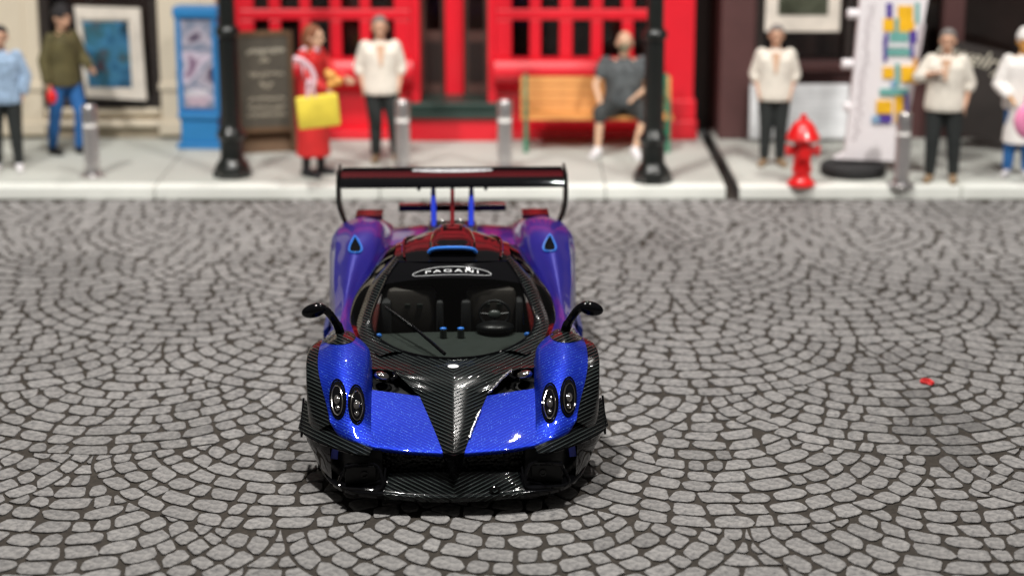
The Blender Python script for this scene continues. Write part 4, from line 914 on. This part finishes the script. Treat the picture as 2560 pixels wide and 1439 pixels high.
def person(loc, rz, label, P=None, hair='hairgrey', skin='skin', top='shirt', legs='pants', shoe='shoebrown', kind='shirt', H=1.0, bulk=1.0, shorts=False, cap=None, group=None, sleeve=.22, coatlen=.52):
    J = dict(pel=(0, 0, .93), wai=(0, 0, 1.08), che=(0, -.01, 1.30), nec=(0, 0, 1.46), hea=(0, -.015, 1.62), hip=(.095, 0, .90), kne=(.115, -.02, .49), ank=(.125, .0, .08), toe=(.15, -.16, .03), sho=(.175, 0, 1.39), elb=(.225, .02, 1.13), wri=(.215, -.07, .90))
    L = {k: V3(v) for k, v in J.items()}; Rr = {k: V3((-v[0], v[1], v[2])) for k, v in J.items()}
    for k, v in (P or {}).items():
        if k.endswith('_r'): Rr[k[:-2]] = V3(v)
        elif k.endswith('_l'): L[k[:-2]] = V3(v)
        else: L[k] = V3(v); Rr[k] = V3((-v[0], v[1], v[2]))
    t = empty('person', loc, rz, label, 'person', group); t.scale = (H, H, H)
    for c in ('pel', 'wai', 'che', 'nec', 'hea'): Rr[c] = L[c]
    hd, nk, ch, wa, pe = L['hea'], L['nec'], L['che'], L['wai'], L['pel']
    mb = MB(); hv0 = 0
    mb.ell(hd + V3((0, .008, .015)), (.074, .092, .098)); mb.ell(hd + V3((0, -.022, -.045)), (.054, .062, .062)); mb.ell(hd + V3((0, -.040, -.088)), (.028, .03, .022))
    mb.cap(hd + V3((0, -.088, .012)), hd + V3((0, -.106, -.028)), .008, .013, 8); mb.cap(hd + V3((-.02, -.082, -.058)), hd + V3((.02, -.082, -.058)), .008, .008, 8)
    mb.cap(hd + V3((-.035, -.080, .028)), hd + V3((.035, -.080, .028)), .012, .012, 8)
    for s in (-1, 1): mb.ell(hd + V3((s * .076, .008, -.01)), (.011, .02, .032))
    def bighead(m):
        m.v = [tuple(hd + (V3(v) - hd) * 1.16) for v in m.v]
    bighead(mb)
    mb.cap(nk + V3((0, .01, -.05)), hd + V3((0, .015, -.06)), .058, .052)
    mb.ell(ch, (.150, .10, .15)); mb.ell(wa, (.125, .088, .14)); mb.ell(pe, (.145, .10, .10))
    for q, s in ((L, 1), (Rr, -1)):
        mb.cap(q['sho'], q['elb'], .047, .036); mb.cap(q['elb'], q['wri'], .036, .025); mb.cap(ch + V3((0, 0, .08)), q['sho'], .07, .05)
        hand(mb, q['wri'], q['wri'] - q['elb'], s)
        mb.cap(q['hip'], q['kne'], .078, .052); mb.cap(q['kne'], q['ank'], .052, .034); mb.cap(q['ank'] + V3((0, 0, -.03)), q['toe'], .035, .026)
    b = add('body', fused(mb, .0085, 3), skin, t, True)
    for s in (-1, 1):
        e = MB(); e.ell(hd + V3((s * .030, -.079, .008)), (.010, .007, .006), None, 8, 6); bighead(e); e.build('eye', 'shoeblack', b, 'all')
    # hair
    mb = MB()
    if cap == 'cap': mb.ell(hd + V3((0, .012, .045)), (.092, .108, .085)); mb.ell(hd + V3((0, .0, .10)), (.07, .08, .05))
    elif cap == 'long':
        mb.ell(hd + V3((0, .022, .03)), (.088, .098, .095)); mb.cap(hd + V3((0, .06, 0)), hd + V3((0, .09, -.20)), .075, .05); mb.cap(hd + V3((.06, .03, 0)), hd + V3((.06, .03, -.16)), .035, .02); mb.cap(hd + V3((-.06, .03, 0)), hd + V3((-.06, .03, -.16)), .035, .02)
    elif cap != 'bald': mb.ell(hd + V3((0, .024, .038)), (.082, .090, .084)); mb.ell(hd + V3((0, -.03, .082)), (.06, .05, .03))
    bighead(mb)
    if cap != 'bald': add('hair' if cap != 'cap' else 'cap', fused(mb, .012, 3), hair, t, True)
    # legs
    mb = MB()
    mb.ell(pe + V3((0, 0, -.01)), (.165, .118, .115))
    for q, s in ((L, 1), (Rr, -1)):
        mb.cap(q['hip'], q['kne'], .096 * bulk, .068 * bulk)
        if not shorts: mb.cap(q['kne'], q['ank'] + V3((0, 0, .03)), .068 * bulk, .050 * bulk)
        else: mb.cap(q['kne'], q['kne'] + (q['ank'] - q['kne']) * .12, .085, .085)
    add('trousers' if not shorts else 'shorts', fused(mb, .012, 4), legs, t, True)
    for q in (L, Rr):
        mb = MB(); mb.cap(q['ank'] + V3((0, .02, -.035)), q['toe'], .05, .042); mb.cap(q['ank'] + V3((0, 0, .01)), q['ank'] + V3((0, .01, -.04)), .045, .05)
        add('shoe', fused(mb, .011, 3), shoe, t, True)
    mb = MB()
    def loft(rs):
        n = len(mb.v); sg = 24
        for c, rx, ry in rs:
            for k in range(sg): mb.v.append((c.x + rx * math.cos(2 * math.pi * k / sg), c.y + ry * math.sin(2 * math.pi * k / sg), c.z))
        for i in range(len(rs) - 1):
            for k in range(sg): mb.f.append((n + i * sg + k, n + i * sg + (k + 1) % sg, n + (i + 1) * sg + (k + 1) % sg, n + (i + 1) * sg + k))
        mb.f.append(tuple(reversed(range(n, n + sg)))); m = n + (len(rs) - 1) * sg; mb.f.append(tuple(range(m, m + sg)))
    lo = pe + V3((0, 0, -.11 if kind != 'tee_shirt' else .0)); bk = bulk
    loft([(lo, .175 * bk, .130 * bk), (lo + V3((0, 0, .05)), .185 * bk, .138 * bk), (wa, .168 * bk, .130 * bk), (wa * .4 + ch * .6, .178 * bk, .128 * bk), (ch + V3((0, 0, .04)), .180 * bk, .122 * bk), (ch + V3((0, .005, .11)), .150, .10), (nk + V3((0, .01, -.02)), .07, .065)])
    if kind == 'coat':
        mb.lathe([(.15, pe.z), (.165, pe.z - .2), (.185, pe.z - .40), (.195, pe.z - coatlen)], (pe.x, pe.y, 0), 20)
    for q, s in ((L, 1), (Rr, -1)):
        mb.cap(ch + V3((s * .05, 0, .06)), q['sho'], .075, .064); mb.cap(q['sho'], q['elb'] if kind != 'tee_shirt' else q['sho'] * .55 + q['elb'] * .45, .064 * bulk, .060 * bulk)
        if sleeve > 0: mb.cap(q['elb'], q['elb'] + (q['wri'] - q['elb']) * sleeve, .060 * bulk, .056 * bulk)
    mb.cap(nk + V3((0, .01, -.05)), nk + V3((0, .015, -.01)), .075, .066)
    add('coat' if kind == 'coat' else kind, fused(mb, .012, 4), top, t, True)
    return t
def at(px, py): return gp(px, py, .146)
GW_ = 'men in white shirts on the pavement'
A = person(at(955, 402), R(6), 'man in white shirt and black trousers standing before the red shop', dict(hip_l=(.10, 0, .90), kne_l=(.15, -.04, .49), ank_l=(.17, .02, .08), toe_l=(.20, -.14, .03), ank_r=(-.07, .0, .08), kne_r=(-.07, -.02, .49), toe_r=(-.10, -.16, .03), elb=(.25, .05, 1.14), wri=(.22, -.05, .93)), group=GW_, bulk=1.24, H=.955)
def vneck(t, s=1):
    mb = MB(); mb.v = [(-.055, -.150, 1.42), (.055, -.150, 1.42), (.012, -.181, 1.18), (-.012, -.181, 1.18)]; mb.f = [(0, 3, 2, 1)]
    mb.v += [(x, y + .06, z) for x, y, z in mb.v]; mb.f += [(4, 5, 6, 7), (0, 1, 5, 4), (1, 2, 6, 5), (2, 3, 7, 6), (3, 0, 4, 7)]
    mb.build('open_collar', 'skin2', t)
vneck(A)
A = person(at(1930, 412), R(-5), 'man in white shirt behind the red fire hydrant', dict(elb=(.25, .05, 1.14), wri=(.20, -.06, .93), ank_l=(.09, .02, .08), ank_r=(-.10, 0, .08), kne=(.09, -.02, .49)), hair='hairgrey', group=GW_, bulk=1.24, H=.915); vneck(A)
A = person(at(2350, 452), R(-14), 'man in white shirt with one forearm raised to his chest', dict(elb_r=(-.30, -.04, 1.20), wri_r=(-.12, -.19, 1.27), elb_l=(.27, .06, 1.14), wri_l=(.24, -.03, .92), ank_l=(.14, .03, .08), kne_l=(.13, -.01, .49), ank_r=(-.12, -.02, .08), kne_r=(-.11, -.04, .49)), group=GW_, bulk=1.26, H=.955); vneck(A)
A = person(at(22, 425), R(8), 'person in pale blue jacket and black trousers at the cream shop', dict(elb=(.27, .03, 1.14), wri=(.24, -.06, .96)), hair='hairdark', top='denim', kind='jacket', shoe='shoewhite', bulk=1.22, H=.93, sleeve=.9)
A = person(at(172, 385), R(55), 'man in olive jacket and blue jeans facing the framed picture', dict(elb_l=(.25, -.06, 1.14), wri_l=(.20, -.22, 1.04), elb_r=(-.26, .05, 1.14), wri_r=(-.26, .0, .90), kne_l=(.10, -.14, .50), ank_l=(.10, -.08, .08), toe_l=(.11, -.24, .03), kne_r=(-.10, .08, .50), ank_r=(-.10, .16, .08), toe_r=(-.12, .0, .03)), hair='hairdark', cap='cap', top='olive', legs='jeans', shoe='shoeblack', kind='jacket', bulk=1.15, H=.99, sleeve=.92)
A.location.z += .0
pc = fp(129, 243, 22.30); mb = MB(); mb.ell((0, 0, 0), (.062, .05, .085)); mb.cap((0, 0, .06), (0, 0, .12), .02, .012, 8); o = mb.build('red_pouch', 'hydrant', None, 'all'); o.location = pc
tag(o, 'small red pouch held by the man in blue jeans', 'pouch')
wl = at(785, 438)
W = person(wl, R(62), 'woman in long red coat with a white scarf beside the chalkboard', dict(elb=(.20, -.16, 1.17), wri=(.14, -.36, 1.12), elb_r=(-.22, -.12, 1.16), wri_r=(-.16, -.30, 1.02), che=(0, -.03, 1.28), hea=(0, -.05, 1.58), ank_l=(.08, -.05, .08), ank_r=(-.08, .05, .08), kne=(.09, 0, .49)), hair='hairbrown', cap='long', skin='skin2', top='redcoat', legs='shoeblack', shoe='shoeblack', kind='coat', H=.98, sleeve=.85, coatlen=.70)
mb = MB(); mb.tube(spline([(-.03, -.12, 1.43), (.0, -.02, 1.47), (-.16, .02, 1.42), (-.225, -.05, 1.30), (-.24, -.09, 1.18), (-.23, -.13, 1.08)], 5), .030, 8, False); mb.build('scarf', 'pinkw', W, True)
mb = MB(); mb.ell((.0, 0, 0), (.06, .05, .055)); mb.ell((.075, 0, -.06), (.055, .05, .05)); mb.ell((.0, .0, -.09), (.05, .05, .05)); mb.ell((-.04, 0, .03), (.035, .035, .05)); o = add('orange_pastry', fused(mb, .012, 3), 'orange', None, True); o.location = fp(828, 190, 20.72)
tag(o, 'orange clustered snack held out in front of the woman in red', 'snack')
bgp = fp(800, 318, 20.62); o = empty('yellow_shopping_bag', bgp, R(10), 'bright yellow shopping bag hanging from the arm of the woman in red', 'bag'); o.rotation_euler.y = R(-5)
MB().quadbox(-.225, .225, -.05, .05, 0, .345, .025).build('bag_body', 'yellow', o, True)
for y in (-.045, .045): MB().tube(spline([(-.10, y, .33), (-.085, y, .46), (-.06, y * .5, .52), (-.03, y, .46), (-.01, y, .33)], 4), .012, 6).build('bag_handle', 'pinkw', o, True)
sq = [fp(a, b, 20.70) - bgp for a, b in ((752, 140), (774, 150), (793, 172), (800, 200), (789, 224), (776, 245))]
MB().tube(spline([(q.x, q.y, q.z) for q in sq], 5), .032, 8).build('shoulder_strap', 'pinkw', o, True)
# seated man
sb = V3((bx + .05, 22.93, .146))
sx = fp(1560, 230, 22.9).x
S = person(V3((sx, 22.99, .146)), R(3), 'bald man in grey tee shirt and dark shorts sitting on the bench', dict(pel=(0, 0, .51), wai=(0, -.01, .68), che=(0, -.02, .90), nec=(0, -.02, 1.07), hea=(0, -.05, 1.23), hip=(.11, -.02, .50), kne_l=(.20, -.42, .50), ank_l=(.09, -.44, .08), toe_l=(.11, -.59, .03), kne_r=(-.30, -.38, .50), ank_r=(-.33, -.42, .08), toe_r=(-.40, -.55, .03), sho=(.21, -.02, 1.0), elb_l=(.31, -.08, .76), wri_l=(.12, -.26, .66), elb_r=(-.33, -.08, .76), wri_r=(-.29, -.28, .58)), cap='bald', skin='skin2', top='tee', legs='shorts', shoe='shoewhite', kind='tee_shirt', bulk=1.3, shorts=True, sleeve=0, H=1.04)
mb = MB(); mb.ell((0, -.105, 1.185), (.066, .055, .050)); mb.build('face_mask', 'mask', S, 'all')
N = person(at(2540, 440), R(-12), 'white clad figure in a white cap and blue trousers holding a pink bag', dict(elb=(.28, -.02, 1.10), wri=(.14, -.20, .98), hip=(.07, 0, .9), kne=(.09, -.02, .45), ank=(.11, 0, .08)), hair='whitecloth', cap='cap', skin='orange', top='whitecloth', legs='jeans', shoe='shoewhite', kind='coat', bulk=1.2, H=.93, sleeve=.8)
bgp = fp(2572, 345, 20.75); o = empty('pink_bag', bgp, R(-8), 'round pink bag held in front of the white clad figure', 'bag')
mb = MB(); mb.ell((0, 0, .18), (.17, .07, .20)); mb.build('bag_body', 'pink', o, 'all'); MB().tube(spline([(-.07, 0, .34), (-.04, 0, .46), (.04, 0, .46), (.07, 0, .34)], 4), .014, 6).build('bag_handle', 'pink', o, True)
